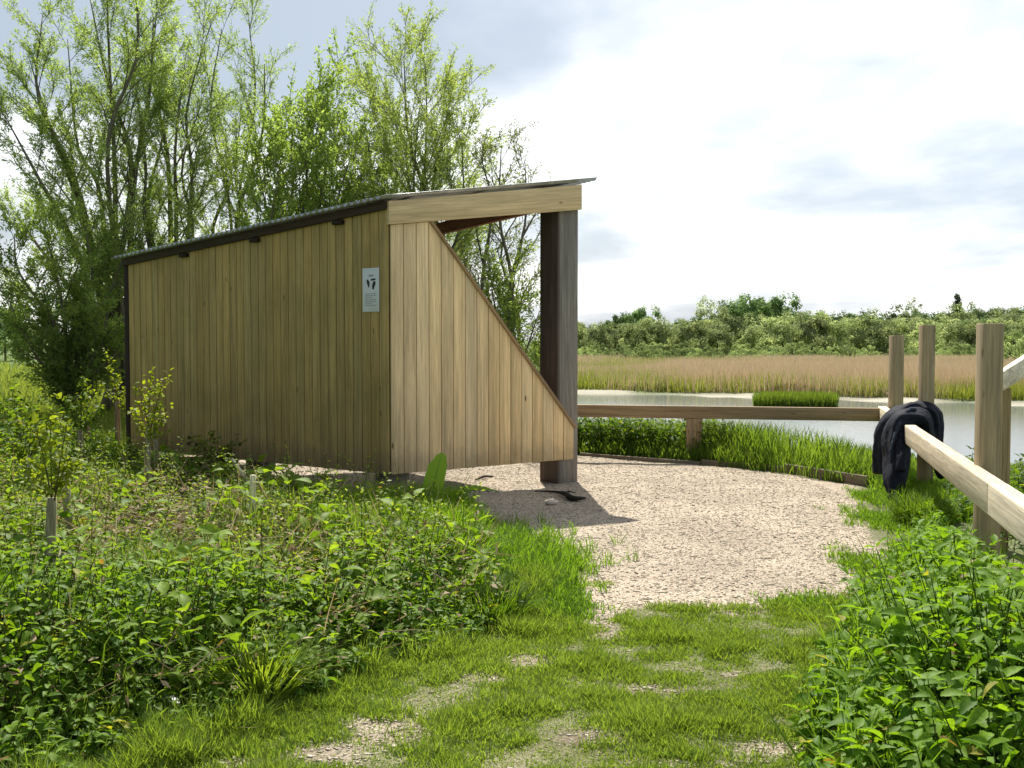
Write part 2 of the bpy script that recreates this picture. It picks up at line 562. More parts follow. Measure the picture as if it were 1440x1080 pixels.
# ------------------------------------------------------------------ ground plan
G = lambda *pts: [tuple(at_z(px, py)[:2]) for px, py in pts]
PAD = G((600, 715), (690, 752), (740, 775), (808, 800), (806, 835), (790, 868), (800, 886), (850, 884), (900, 860), (1000, 864), (1100, 853), (1200, 836), (1262, 797), (1245, 752), (1218, 705),
        (1214, 682), (1100, 663), (985, 653), (900, 646), (815, 640), (560, 636), (300, 640), (380, 668), (430, 690), (520, 706))
BUSHY = G((-500, 1300), (60, 1120), (190, 1052), (300, 1035), (430, 985), (540, 935), (600, 922), (690, 888), (725, 862), (712, 815), (680, 772), (600, 722), (520, 706), (430, 690), (330, 660), (200, 640), (60, 592), (-700, 592))
NETTLE = G((1140, 1085), (1150, 1040), (1185, 960), (1205, 900), (1245, 830), (1275, 790), (1330, 745), (1365, 722)) + [(3.6, 9.0), (3.3, 7.3), (2.9, 5.6), (2.55, 4.3), (2.2, 2.6), (0.95, 2.6)]
BARE = [(545, 1030, 95, 36), (470, 1062, 80, 22), (745, 932, 60, 14), (690, 958, 50, 9), (845, 885, 34, 20), (905, 968, 50, 9), (655, 893, 60, 26), (110, 1064, 75, 16), (820, 1036, 50, 8), (1035, 945, 26, 6), (1085, 1052, 50, 12), (940, 1072, 70, 8), (700, 900, 40, 10), (330, 1075, 60, 10), (690, 828, 20, 6)]


def bare_amount(x, y):
    b = np.zeros_like(x)
    wob = (vnoise(x, y, 3.2, 31, 4) - 0.5) * 1.9
    for px, py, rx, ry in BARE:
        c, e, f = at_z(px, py), at_z(px + rx, py), at_z(px, py + ry)
        ax, ay = abs(e[0] - c[0]), max(0.06, abs(f[1] - c[1]))
        r = np.hypot((x - c[0]) / ax, (y - c[1]) / ay)
        b = np.maximum(b, 1 - sstep(r * (1 + 0.75 * wob), 0.35, 1.25))
    return b


def masks(x, y):
    """lawn, undergrowth, pad for ground points near the camera"""
    wob = (vnoise(x, y, 2.2, 3, 3) - 0.5) * 0.55 + (vnoise(x, y, 9.0, 13, 2) - 0.5) * 0.22
    pad = sstep(poly_sd(PAD, x, y) + wob * 0.8, -0.06, 0.12)
    und = sstep(poly_sd(BUSHY, x, y) + wob * 0.5, -0.12, 0.12)
    lawn = (1 - pad) * (1 - 0.9 * bare_amount(x, y)) * (1 - und * 0.9)
    lawn = lawn * (0.72 + 0.28 * sstep(vnoise(x, y, 3.4, 57, 4), 0.24, 0.44))
    return lawn, und, pad


SHORE_A, SHORE_B = np.array((3.65, 53.8)), np.array((21.9, 42.7))


def shore_y(x):
    t = (x - SHORE_A[0]) / (SHORE_B[0] - SHORE_A[0])
    return SHORE_A[1] + t.clip(-1.2, 3.2) * (SHORE_B[1] - SHORE_A[1]) + (vnoise(x, x * 0.3, 0.35, 5, 2) - 0.5) * 2.5


WATER_Z = -0.9


def height(x, y):
    sh = shore_y(x)
    bank = 14.8 + 0.5 * np.sin(x * 0.7) - 5.0 * sstep(x, 5.5, 10)
    z = -1.35 * sstep(y, bank, bank + 4.2)
    z = z + 0.58 * sstep(y - sh, -3.2, 0.6)
    z = z + 1.2 * sstep(y, 150, 185) + 3.0 * sstep(y, 185, 290)
    field = 0.25 * sstep(y, 13, 26) + 0.5 * sstep(y, 30, 90) + 6 * sstep(y, 90, 400)
    left = sstep(-x, 3.5 + 0.02 * y, 7 + 0.05 * y)
    z = z * (1 - left) + field * left
    near = 0.03 * (vnoise(x, y, 1.3, 8, 3) - 0.5) * (1 - sstep(y, 14, 18))
    near = near + 0.022 * (vnoise(x, y * 1.6, 3.5, 66, 3) - 0.5) * (1 - sstep(y, 14, 16))
    und = sstep(poly_sd(BUSHY, x, y), 0.0, 1.6) * 0.10 * (1 - sstep(y, 11, 16))
    return z + near + und


def build_ground():
    def axis(lo, hi, step, far_lo, far_hi, grow=1.22):
        mid = list(np.arange(lo, hi, step))
        a, s = [], step
        v = lo
        while v > far_lo:
            s *= grow
            v -= s
            a.append(v)
        b, s, v = [], step, mid[-1]
        while v < far_hi:
            s = min(s * grow, 60)
            v += s
            b.append(v)
        return np.array(a[::-1] + mid + b)
    xs = axis(-4.0, 5.2, 0.045, -900, 900)
    ys = axis(3.0, 15.0, 0.045, -60, 1500, 1.12)
    X, Y = np.meshgrid(xs, ys)
    x, y = X.ravel(), Y.ravel()
    z = height(x, y)
    lawn, und, pad = masks(x, y)
    bare = bare_amount(x, y)
    near = (1 - sstep(y, 13.6, 14.4)) * (1 - sstep(x, 3.6, 4.6)) * (1 - sstep(-x, 4.5, 6.5))
    grassy = np.clip(lawn * 0.5 * near + (1 - near) * (1 - pad), 0, 1)
    soilb = np.exp(-((x - at_z(655, 893)[0]) ** 2 + (y - at_z(655, 893)[1]) ** 2) / 0.35 ** 2) + np.exp(-((x - at_z(110, 1064)[0]) ** 2 + (y - at_z(110, 1064)[1]) ** 2) / 0.4 ** 2)
    soil = np.clip(und + soilb + 0.45 * lawn * near + 0.35 * bare * (1 - pad) * sstep(vnoise(x, y, 3.0, 203, 3), 0.25, 0.6) + 0.35 * sstep(vnoise(x, y, 2.5, 77, 3), 0.5, 0.7) * (1 - pad) + sstep(y, 14.2, 15) * (x > -3), 0, 1)
    sh = shore_y(x)
    mud = sstep(y - sh, -4.0, -2.5) * (1 - sstep(y - sh, 1.0, 2.5)) * (x > -6)
    grassy = grassy * (1 - mud)
    nx, ny = len(xs), len(ys)
    i, j = np.meshgrid(np.arange(ny - 1), np.arange(nx - 1), indexing='ij')
    F = np.stack((i * nx + j, i * nx + j + 1, (i + 1) * nx + j + 1, (i + 1) * nx + j), -1).reshape(-1, 4)
    me = raw_mesh('ground', np.stack((x, y, z), 1), [F], np.stack((grassy, soil, mud), 1), None, True)
    tag(link('ground', me, M['ground']), kind='structure')
    wv = np.array([(-12, 15, WATER_Z), (300, 15, WATER_Z), (300, 75, WATER_Z), (-12, 75, WATER_Z)], float)
    tag(link('lake_water', raw_mesh('lake_water', wv, [np.array([(0, 1, 2, 3)])]), M['water']), kind='structure')


build_ground()


# ------------------------------------------------------------------ timber shelter
C0, P0, L0 = np.array((-1.262, 10.289, 0.0)), np.array((0.715, 11.738, 0.0)), np.array((-4.933, 12.892, 0.0))
S_ = unit(P0 - C0)
LL = unit(L0 - C0)
NR = np.array((S_[1], -S_[0], 0))           # outward from the right wall
NL = np.array((LL[1], -LL[0], 0))
NL = -NL if NL[1] > 0 else NL
MM = -NR                                    # into the shelter
UP = np.array((0, 0, 1.0))
WR = float(np.linalg.norm(P0 - C0))
WL = float(np.linalg.norm(L0 - C0))
BZ = 0.28


def roof_z(p):
    return 3.13 + 0.149 * (p[0] - C0[0]) + 0.072 * (p[1] - C0[1])


def vary(col, amt):
    k = rng.uniform(1 - amt, 1 + amt)
    h = rng.uniform(-0.03, 0.06)
    return np.array((col[0] * k * (1 + h), col[1] * k, col[2] * k * (1 - h * 1.5)))


def build_shelter():
    root = empty('bird_hide', C0, 'open fronted timber shelter with olive and pale vertical boards and a corrugated roof', 'shelter')

    def put(bag, name, mat, **kw):
        ob = bag.build(name, mat, root, C0, **kw)
        return ob

    def wall(org, along, out, width, n, top, name, mat, col, amt, bz0=BZ, bz1=BZ):
        b = Bag()
        w = width / n
        for i in range(n):
            a0, a1 = i * w + 0.0045, (i + 1) * w - 0.0045
            sub = [a0, a1]
            k = 0.19 * WR
            if name == 'side_wall' and a0 < k < a1:
                sub = [a0, k, a1]
            lo = [org + along * a + UP * (bz0 + (bz1 - bz0) * a / width + (rng.uniform(-.002, .002))) for a in (a0, a1)]
            hi = [org + along * a + UP * top(a) for a in sub]
            poly = np.array([lo[0], lo[1]] + hi[::-1])
            push = out * rng.uniform(0, 0.003)
            prism(b, poly + push, out * 0.022, vary(col, amt), UP)
        lo0, lo1 = org + UP * (bz0 + .004) - out * 0.008, org + along * width + UP * (bz1 + .004) - out * 0.008
        pts = [lo0, lo1] + [org - out * 0.008 + along * a + UP * (top(a) - 0.01) for a in ((width, 0.19 * WR, 0.0) if name == 'side_wall' else (width, 0.0))]
        prism(b, np.array(pts), out * 0.006, np.array(col) * 0.12, UP)
        return put(b, name, mat, bevel=0.003)

    beam_lo = lambda a: 2.857 + (3.200 - 2.857) * a / WR
    k0 = 0.19 * WR

    def side_top(a):
        return beam_lo(a) - 0.004 if a <= k0 + 1e-6 else 2.915 + (0.655 - 2.915) * (a - k0) / (WR - k0)

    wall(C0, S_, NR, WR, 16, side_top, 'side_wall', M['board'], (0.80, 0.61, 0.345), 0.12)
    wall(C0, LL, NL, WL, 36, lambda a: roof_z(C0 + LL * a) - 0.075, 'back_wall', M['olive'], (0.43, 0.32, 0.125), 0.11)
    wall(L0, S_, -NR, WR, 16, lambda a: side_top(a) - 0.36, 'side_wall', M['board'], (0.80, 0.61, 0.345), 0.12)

    # sloping capping strip on the cut edge of the side wall
    b = Bag()
    d0, d1 = C0 + S_ * (k0 - 0.012) + UP * 2.93, C0 + S_ * (WR + 0.004) + UP * 0.64
    dd = unit(d1 - d0)
    dn = unit(np.cross(NR, dd))
    dn = dn if dn[2] > 0 else -dn
    beam_box(b, d0 - NR * 0.06, dd, NR, dn, float(np.linalg.norm(d1 - d0)), 0.105, 0.036, (0.36, 0.235, 0.115))
    put(b, 'sloping_capping', M['rail'], bevel=0.003)

    # head beam of the side wall
    b = Bag()
    e0, e1 = C0 - S_ * 0.03, C0 + S_ * (WR + 0.095)
    z = lambda a, z0, z1: z0 + (z1 - z0) * a / WR
    poly = np.array([e0 + UP * z(-0.03, 2.857, 3.2), e1 + UP * z(WR + .095, 2.857, 3.2), e1 + UP * z(WR + .095, 3.095, 3.49), e0 + UP * z(-.03, 3.095, 3.49)])
    prism(b, poly + NR * 0.0, NR * 0.05, (0.72, 0.55, 0.32), e1 - e0 + UP * 0.35)
    put(b, 'head_beam', M['board'], bevel=0.004)
    b = Bag()
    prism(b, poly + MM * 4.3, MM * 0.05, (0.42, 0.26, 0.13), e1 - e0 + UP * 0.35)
    put(b, 'head_beam', M['board'], bevel=0.004)

    # posts: square old timbers, front right one tall in view
    def post(p, wdt, dep, z0, z1, mat, col, name='post'):
        bb = Bag()
        beam_box(bb, p + UP * z0, UP, S_, MM, z1 - z0, wdt, dep, col)
        return put(bb, name, mat, bevel=0.018)
    pf = C0 + S_ * (0.92 * WR) + MM * 0.01
    post(pf, 0.29, 0.34, -0.2, roof_z(pf) - 0.07, M['oldpost'], (0.27, 0.25, 0.215))
    b = Bag()  # thin dark slab added to paint shade onto the post's left face
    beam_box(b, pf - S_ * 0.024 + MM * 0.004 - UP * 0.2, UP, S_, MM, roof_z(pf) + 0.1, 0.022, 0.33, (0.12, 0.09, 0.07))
    put(b, 'post_shade_slab', M['dark'], bevel=0.004)
    post(C0 + S_ * 0.03 + MM * 0.12, 0.27, 0.27, -0.2, 2.9, M['oldpost'], (0.20, 0.185, 0.16))
    post(C0 + LL * WL * 0.5 + MM * 0.12 + S_ * 0.12, 0.24, 0.24, -0.2, 2.72, M['oldpost'], (0.19, 0.175, 0.15))
    post(C0 + S_ * (0.92 * WR) + MM * 4.0, 0.29, 0.3, -0.9, 3.25, M['oldpost'], (0.19, 0.175, 0.15))
    b = Bag()
    beam_box(b, L0 + LL * 0.002 + NL * 0.03 + UP * -0.1, UP, LL, -NL, roof_z(L0) + 0.02, 0.085, 0.12, (0.035, 0.022, 0.014))
    put(b, 'corner_post', M['dark'], bevel=0.004)

    # front header and purlins under the sheets
    b = Bag()
    q0 = C0 + S_ * (WR - 0.12) + MM * 0.36
    beam_box(b, q0 + UP * (roof_z(q0) - 0.25), MM + UP * (-0.034), UP, S_, 3.95, 0.16, 0.08, (0.22, 0.10, 0.05))
    put(b, 'header_beam', M['rail'], bevel=0.004)
    for fr in (0.12, 0.5):
        b = Bag()
        q0 = C0 + S_ * WR * fr + MM * 0.06
        beam_box(b, q0 + UP * (roof_z(q0) - 0.15), MM + UP * (-0.034), UP, S_, 4.2, 0.11, 0.06, (0.26, 0.15, 0.08))
        put(b, 'purlin', M['rail'])
    # dark fascia along the back wall, painting in the shade below the overhanging sheets
    b = Bag()
    f0, f1 = C0 - LL * 0.0 + NL * 0.026, L0 + LL * 0.09 + NL * 0.026
    poly = np.array([f0 + UP * (roof_z(f0) - 0.115), f1 + UP * (roof_z(f1) - 0.115), f1 + UP * (roof_z(f1) - 0.022), f0 + UP * (roof_z(f0) - 0.022)])
    prism(b, poly, NL * 0.035, (0.06, 0.042, 0.03), f1 - f0)
    put(b, 'shade_fascia', M['dark'], bevel=0.003)
    for a in (0.62, 1.95, 3.25):
        b = Bag()
        q = C0 + LL * a + NL * 0.023
        beam_box(b, q + UP * (roof_z(q) - 0.175), LL, UP, NL, 0.14, 0.045, 0.05, (0.03, 0.02, 0.014))
        put(b, 'rafter_end', M['dark'], bevel=0.003)

    # corrugated sheet
    bw = np.arange(-0.085, 4.37, 0.088 / 10)
    wave = 0.017 * np.cos(bw * 2 * math.pi / 0.088)
    nA = 9
    V = []
    for bb, wv in zip(bw, wave):
        aL = -1.422 * bb / 4.27 - 0.17
        for k in range(nA):
            a = aL + (WR + 0.30 - aL) * k / (nA - 1)
            p = C0 + S_ * a + MM * bb
            V.append((p[0], p[1], roof_z(p) + 0.008 + wv))
    V = np.array(V)
    i, j = np.meshgrid(np.arange(len(bw) - 1), np.arange(nA - 1), indexing='ij')
    F = np.stack((i * nA + j, (i + 1) * nA + j, (i + 1) * nA + j + 1, i * nA + j + 1), -1).reshape(-1, 4)
    b = Bag()
    b.add(V, F)
    put(b, 'roof', M['galv'], solid=0.003, smooth=True)
    for a in np.linspace(0.2, WR - 0.1, 5):
        b = Bag()
        p = C0 + S_ * a + NR * 0.045
        tubes(b, [np.array([p + UP * (roof_z(p) + 0.0), p + UP * (roof_z(p) + 0.028)])], [np.array((0.012, 0.008))], (0.4, 0.4, 0.4), 6)
        put(b, 'roof_screw', M['galv'])
    return root


build_shelter()


def build_notice():
    # laminated sheet pinned to the back wall near the pale corner
    ctr = at_y(524, 408, 10.42)
    a = float(np.dot(ctr - C0, LL))
    o = C0 + LL * a + NL * 0.0285
    zc = 1.6 + (488 - 408) / 1400 * o[1]
    o = o + UP * zc
    R = -LL                                    # reading direction left to right seen from outside
    root = empty('notice', o, 'small white laminated notice with two black marks pinned to the olive board wall', 'notice')
    w, h = 0.235, 0.455

    def quad(cx, cy, sx, sy, lift, poly=None):
        pts = poly if poly is not None else [(cx - sx, cy - sy), (cx + sx, cy - sy), (cx + sx, cy + sy), (cx - sx, cy + sy)]
        return np.array([o + R * u + UP * v + NL * lift for u, v in pts])
    b = Bag()
    prism(b, quad(0, 0, w / 2, h / 2, 0), NL * 0.004, (1, 1, 1), UP)
    b.build('sheet', M['paper'], root, o, bevel=0.001)
    b = Bag()
    # two dark wing-like shapes under one bar
    prism(b, quad(0, 0, 0, 0, 0.0045, [(-.058, .105), (-.040, .112), (-.018, .085), (-.016, .05), (-.028, .022), (-.040, .045), (-.055, .072)]), NL * 0.001, (1, 1, 1), UP)
    prism(b, quad(0, 0, 0, 0, 0.0045, [(.002, .095), (.068, .100), (.066, .118), (.0, .114)]), NL * 0.001, (1, 1, 1), UP)
    prism(b, quad(0, 0, 0, 0, 0.0045, [(.020, .05), (.036, .088), (.064, .09), (.070, .060), (.052, .032), (.044, .004), (.024, .006)]), NL * 0.001, (1, 1, 1), UP)
    b.build('emblem', M['ink'], root, o)
    b = Bag()
    prism(b, quad(0.005, 0.15, 0.034, 0.009, 0.0045), NL * 0.001, (1, 1, 1), UP)
    b.build('heading', M['grey_ink'], root, o)
    b = Bag()
    for k in range(7):
        half = 0.078 if k % 3 != 2 else 0.05
        prism(b, quad(half - 0.08, -0.04 - 0.02 * k, half, 0.0042, 0.0045), NL * 0.001, (1, 1, 1), UP)
        b.build('text_line', M['grey_ink'], root, o)
        b = Bag()


build_notice()


# ------------------------------------------------------------------ fences
RAIL_H, RAIL_T = 0.19, 0.11
RB0, RB1 = np.array((5.02, 13.35, 0)), np.array((-0.2, 14.45, 0))
RD = np.array((2.1, 3.0, 0)) - np.array((5.07, 13.5, 0))
PINE = (0.50, 0.385, 0.225)


def timber(name, root, p, l, w, t, L, W, T, col, mat='rail', bevel=0.009):
    b = Bag()
    beam_box(b, p, l, w, t, L, W, T, col)
    return b.build(name, M[mat], root, root.location, bevel=bevel)


def build_fences():
    # low rail at the back of the gravel
    d = unit(RB1 - RB0)
    root = empty('rail_fence', RB0, 'low timber rail on a stubby post along the far edge of the gravel', 'fence')
    nrm = np.array((d[1], -d[0], 0))
    timber('rail', root, RB0 + UP * 0.60, d, UP, nrm, float(np.linalg.norm(RB1 - RB0)), 0.175, RAIL_T, (0.36, 0.255, 0.14))
    p = at_z(975, 652)
    t = float(np.dot(p - RB0, d))
    q = RB0 + d * (t - 0.11)
    timber('post', root, q - nrm * 0.02 - UP * 0.25, UP, d, nrm, 0.848, 0.22, 0.17, (0.40, 0.27, 0.15))
    q = RB0 + d * (float(np.linalg.norm(RB1 - RB0)) - 0.3)
    timber('post', root, q - nrm * 0.02 - UP * 0.4, UP, d, nrm, 0.998, 0.2, 0.17, (0.40, 0.27, 0.15))
    # rail on the right with tall posts behind it
    a0 = np.array((5.13, 13.62, 0))
    d = unit(RD)
    root = empty('post_and_rail_fence', a0, 'timber fence on the right with bright sunlit rail and three tall square posts', 'fence')
    nrm = np.array((d[1], -d[0], 0))
    nrm = nrm if nrm[0] < 0 else -nrm          # towards the gravel
    cut = 8.05
    timber('rail', root, a0 + UP * 0.60, d, UP, nrm, cut, RAIL_H, RAIL_T, (0.68, 0.58, 0.41))
    timber('rail', root, a0 + d * (cut + 0.006) + UP * 0.602, d, UP, nrm, 3.4, RAIL_H, RAIL_T, (0.66, 0.57, 0.42))
    for (px, D, wd, top, sk) in ((1263.5, 13.3, 0.155, 472, 0.1), (1306, 10.75, 0.138, 457, 0.0), (1385, 6.75, 0.140, 455, 0.0)):
        X = (px - 720) / FPX * D
        z1 = EYE + (HZ - top) / FPX * D
        a = np.array((1.0, sk, 0))
        a = unit(a)
        bk = np.array((-a[1], a[0], 0))
        p = np.array((X, D, 0)) - a * wd / 2
        # keep the post clear of the rail's back face
        gap = float(np.dot(p + a * 0 - a0, -nrm))
        if gap < 0.004:
            p = p + (-nrm) * (0.004 - gap)
        timber('post', root, p - UP * 0.4, UP, a, bk, z1 + 0.4, wd, wd * 0.8, (0.43, 0.335, 0.20), bevel=0.005)
    # information lectern beyond the fence
    D = 7.75
    base = np.array(((1413 - 720) / FPX * D, D, 0))
    root = empty('information_lectern', base, 'slanted information board on a square post beyond the right hand fence', 'sign')
    timber('post', root, base - np.array((0.062, 0, 0.4)), UP, (1, 0.05, 0), (-0.05, 1, 0), 1.68, 0.125, 0.11, (0.36, 0.265, 0.14))
    u = unit((0.72, -0.29, 0.56))               # rising to the right
    v = unit(np.cross(UP, u))
    n = unit(np.cross(u, v))
    o = at_y(1402, 555, 7.62)
    timber('frame', root, o, v, u, n, 0.42, 0.78, 0.12, (0.90, 0.84, 0.71))
    b = Bag()
    prism(b, np.array([o + n * 0.1205 + u * 0.34 + v * 0.03, o + n * 0.1205 + u * 0.75 + v * 0.03, o + n * 0.1205 + u * 0.75 + v * 0.39, o + n * 0.1205 + u * 0.34 + v * 0.39]), n * 0.006, (1, 1, 1), u)
    b.build('panel', M['panel'], root, base)
    # timber edging of the gravel
    e = [at_z(*q) for q in ((815, 641), (985, 654), (1100, 665), (1216, 684))]
    names = [('low edging board half buried in grass behind the tall shelter post', 0.06), ('low edging board running right from the stubby fence post', 0.09), ('wide edging board at the far right corner of the gravel', 0.13)]
    for k in range(3):
        p, q = e[k], e[k + 1]
        d = unit(q - p)
        nn = np.array((-d[1], d[0], 0))
        o_ = empty('edging_board', p, names[k][0], 'edging', 'edging boards round the gravel')
        timber('board', o_, p - UP * 0.1 + nn * 0.012 * k, d, UP, nn, float(np.linalg.norm(q - p)) - 0.01, 0.085 + names[k][1], 0.05, (0.23, 0.18, 0.12), bevel=0.004)


build_fences()


# ------------------------------------------------------------------ jacket over the rail
def build_jacket():
    d = unit(RD)
    nrm = np.array((d[1], -d[0], 0))
    nrm = nrm if nrm[0] < 0 else -nrm
    a0 = np.array((5.13, 13.62, 0))
    s0 = float(np.dot(np.array((4.3, 10.9, 0)) - a0, d))
    org = a0 + d * s0
    root = empty('jacket', org + UP * 0.8, 'dark navy jacket draped over the fence rail', 'jacket')
    top = 0.60 + RAIL_H
    r2 = np.random.default_rng(3)

    def lobe(name, path, across, along, seed, mat='cloth', fold=0.13, nv=30, nu=40):
        """closed bunch of cloth that follows a path of (s, a, z): s along the rail towards the camera, a towards the gravel"""
        q = np.random.default_rng(seed).uniform(0, 6.28, 8)
        pl = spline([org + d * a_[0] + nrm * a_[1] + UP * a_[2] for a_ in path], nv)
        t = np.linspace(0, 1, nv)
        ra = np.interp(t, np.linspace(0, 1, len(across)), across)
        rs = np.interp(t, np.linspace(0, 1, len(along)), along)
        tg = unit(np.gradient(pl, axis=0))
        e2 = unit(d - tg * (tg @ d)[:, None])
        e1 = np.cross(tg, e2)
        th = np.linspace(0, 2 * math.pi, nu, endpoint=False)
        V = []
        for k in range(nv):
            g = min(1.0, 0.35 + t[k] * 1.2) * fold
            rr = 1 + g * (1.0 - 2.0 * np.abs(np.sin(2.5 * th + q[0] + 1.6 * t[k])) ** 0.7 + 0.6 - 1.2 * np.abs(np.sin(4.5 * th + q[1] - 2.2 * t[k])) ** 0.7 + 0.3 * np.sin(3 * th + q[2] + 5 * t[k])) + 0.05 * np.sin(14 * t[k] + 2 * th + q[3])
            V.append(pl[k] + (np.cos(th) * ra[k] * rr)[:, None] * e1[k] + (np.sin(th) * rs[k] * rr)[:, None] * e2[k])
        V = np.array(V).reshape(-1, 3)
        i, j = np.meshgrid(np.arange(nv - 1), np.arange(nu), indexing='ij')
        F = np.stack((i * nu + j, i * nu + (j + 1) % nu, (i + 1) * nu + (j + 1) % nu, (i + 1) * nu + j), -1).reshape(-1, 4)
        b = Bag()
        b.add(V, [F, np.array([list(range(nu)), list(range((nv - 1) * nu, nv * nu))[::-1]])])
        return b

    def cloth(name, bags, mat, voxel, disp):
        b = Bag()
        for q in bags:
            V = np.concatenate(q.V)
            b.add(V, [np.concatenate(f) for f in q.F.values()])
        ob = b.build(name, M[mat], root, root.location, smooth=True)
        m = ob.modifiers.new('fuse', 'REMESH')
        m.mode = 'VOXEL'
        m.voxel_size = voxel
        m.use_smooth_shade = True
        m = ob.modifiers.new('soften', 'SMOOTH')
        m.iterations = 1
        for sc_, st_ in disp:
            tx = bpy.data.textures.new('wrinkles', 'CLOUDS')
            tx.noise_scale = sc_
            tx.noise_depth = 1
            m = ob.modifiers.new('wrinkles', 'DISPLACE')
            m.texture = tx
            m.strength = st_
            m.mid_level = 0.5
            m.texture_coords = 'LOCAL'
        return ob
    body = [
        # main body: over the rail and hanging to the ground on the gravel side
        lobe('body', [(0.25, -0.17, 0.62), (0.28, -0.10, top + 0.04), (0.3, 0.03, top + 0.07), (0.34, 0.13, top - 0.01), (0.42, 0.17, 0.58), (0.55, 0.17, 0.36), (0.68, 0.21, 0.2), (0.8, 0.25, 0.03)],
             [0.05, 0.09, 0.10, 0.13, 0.145, 0.135, 0.11, 0.03], [0.16, 0.2, 0.22, 0.24, 0.26, 0.22, 0.16, 0.06], 4, fold=0.085),
        # front panel hanging on the far side of it
        lobe('front_panel', [(-0.1, -0.12, top - 0.02), (-0.12, 0.0, top + 0.07), (-0.12, 0.12, top + 0.05), (-0.12, 0.22, 0.68), (-0.1, 0.265, 0.45), (-0.05, 0.27, 0.2)],
             [0.05, 0.09, 0.10, 0.12, 0.115, 0.10], [0.14, 0.2, 0.24, 0.26, 0.24, 0.2], 11, fold=0.085),
        # hood bunched against the post, its lower end dropping behind the rail
        lobe('hood', [(0.05, 0.05, top + 0.10), (0.06, -0.1, top + 0.13), (0.08, -0.22, top + 0.08), (0.12, -0.24, 0.66), (0.2, -0.24, 0.45), (0.3, -0.30, 0.22)],
             [0.05, 0.10, 0.10, 0.085, 0.075, 0.04], [0.1, 0.15, 0.16, 0.14, 0.12, 0.06], 15, fold=0.085)]
    cloth('body', body, 'cloth', 0.012, [(0.25, 0.035), (0.05, 0.007)])
    cloth('sleeve', [lobe('sleeve', [(0.16, -0.12, top + 0.12), (0.2, -0.02, top + 0.16), (0.3, 0.09, top + 0.09), (0.52, 0.15, 0.66), (0.74, 0.15, 0.44), (0.8, 0.17, 0.33)],
         [0.05, 0.07, 0.07, 0.068, 0.06, 0.05], [0.08, 0.09, 0.09, 0.08, 0.07, 0.06], 7, fold=0.05)], 'cloth', 0.013, [(0.12, 0.02), (0.04, 0.006)])
    cloth('collar', [lobe('collar', [(0.36, -0.05, top + 0.13), (0.44, 0.05, top + 0.15), (0.56, 0.16, top + 0.0), (0.66, 0.235, top - 0.22), (0.72, 0.25, top - 0.4)], [0.012, 0.024, 0.024, 0.02, 0.01], [0.02, 0.03, 0.03, 0.025, 0.01], 21, fold=0.04, nv=20, nu=12)], 'lining', 0.009, [(0.05, 0.02)])


build_jacket()


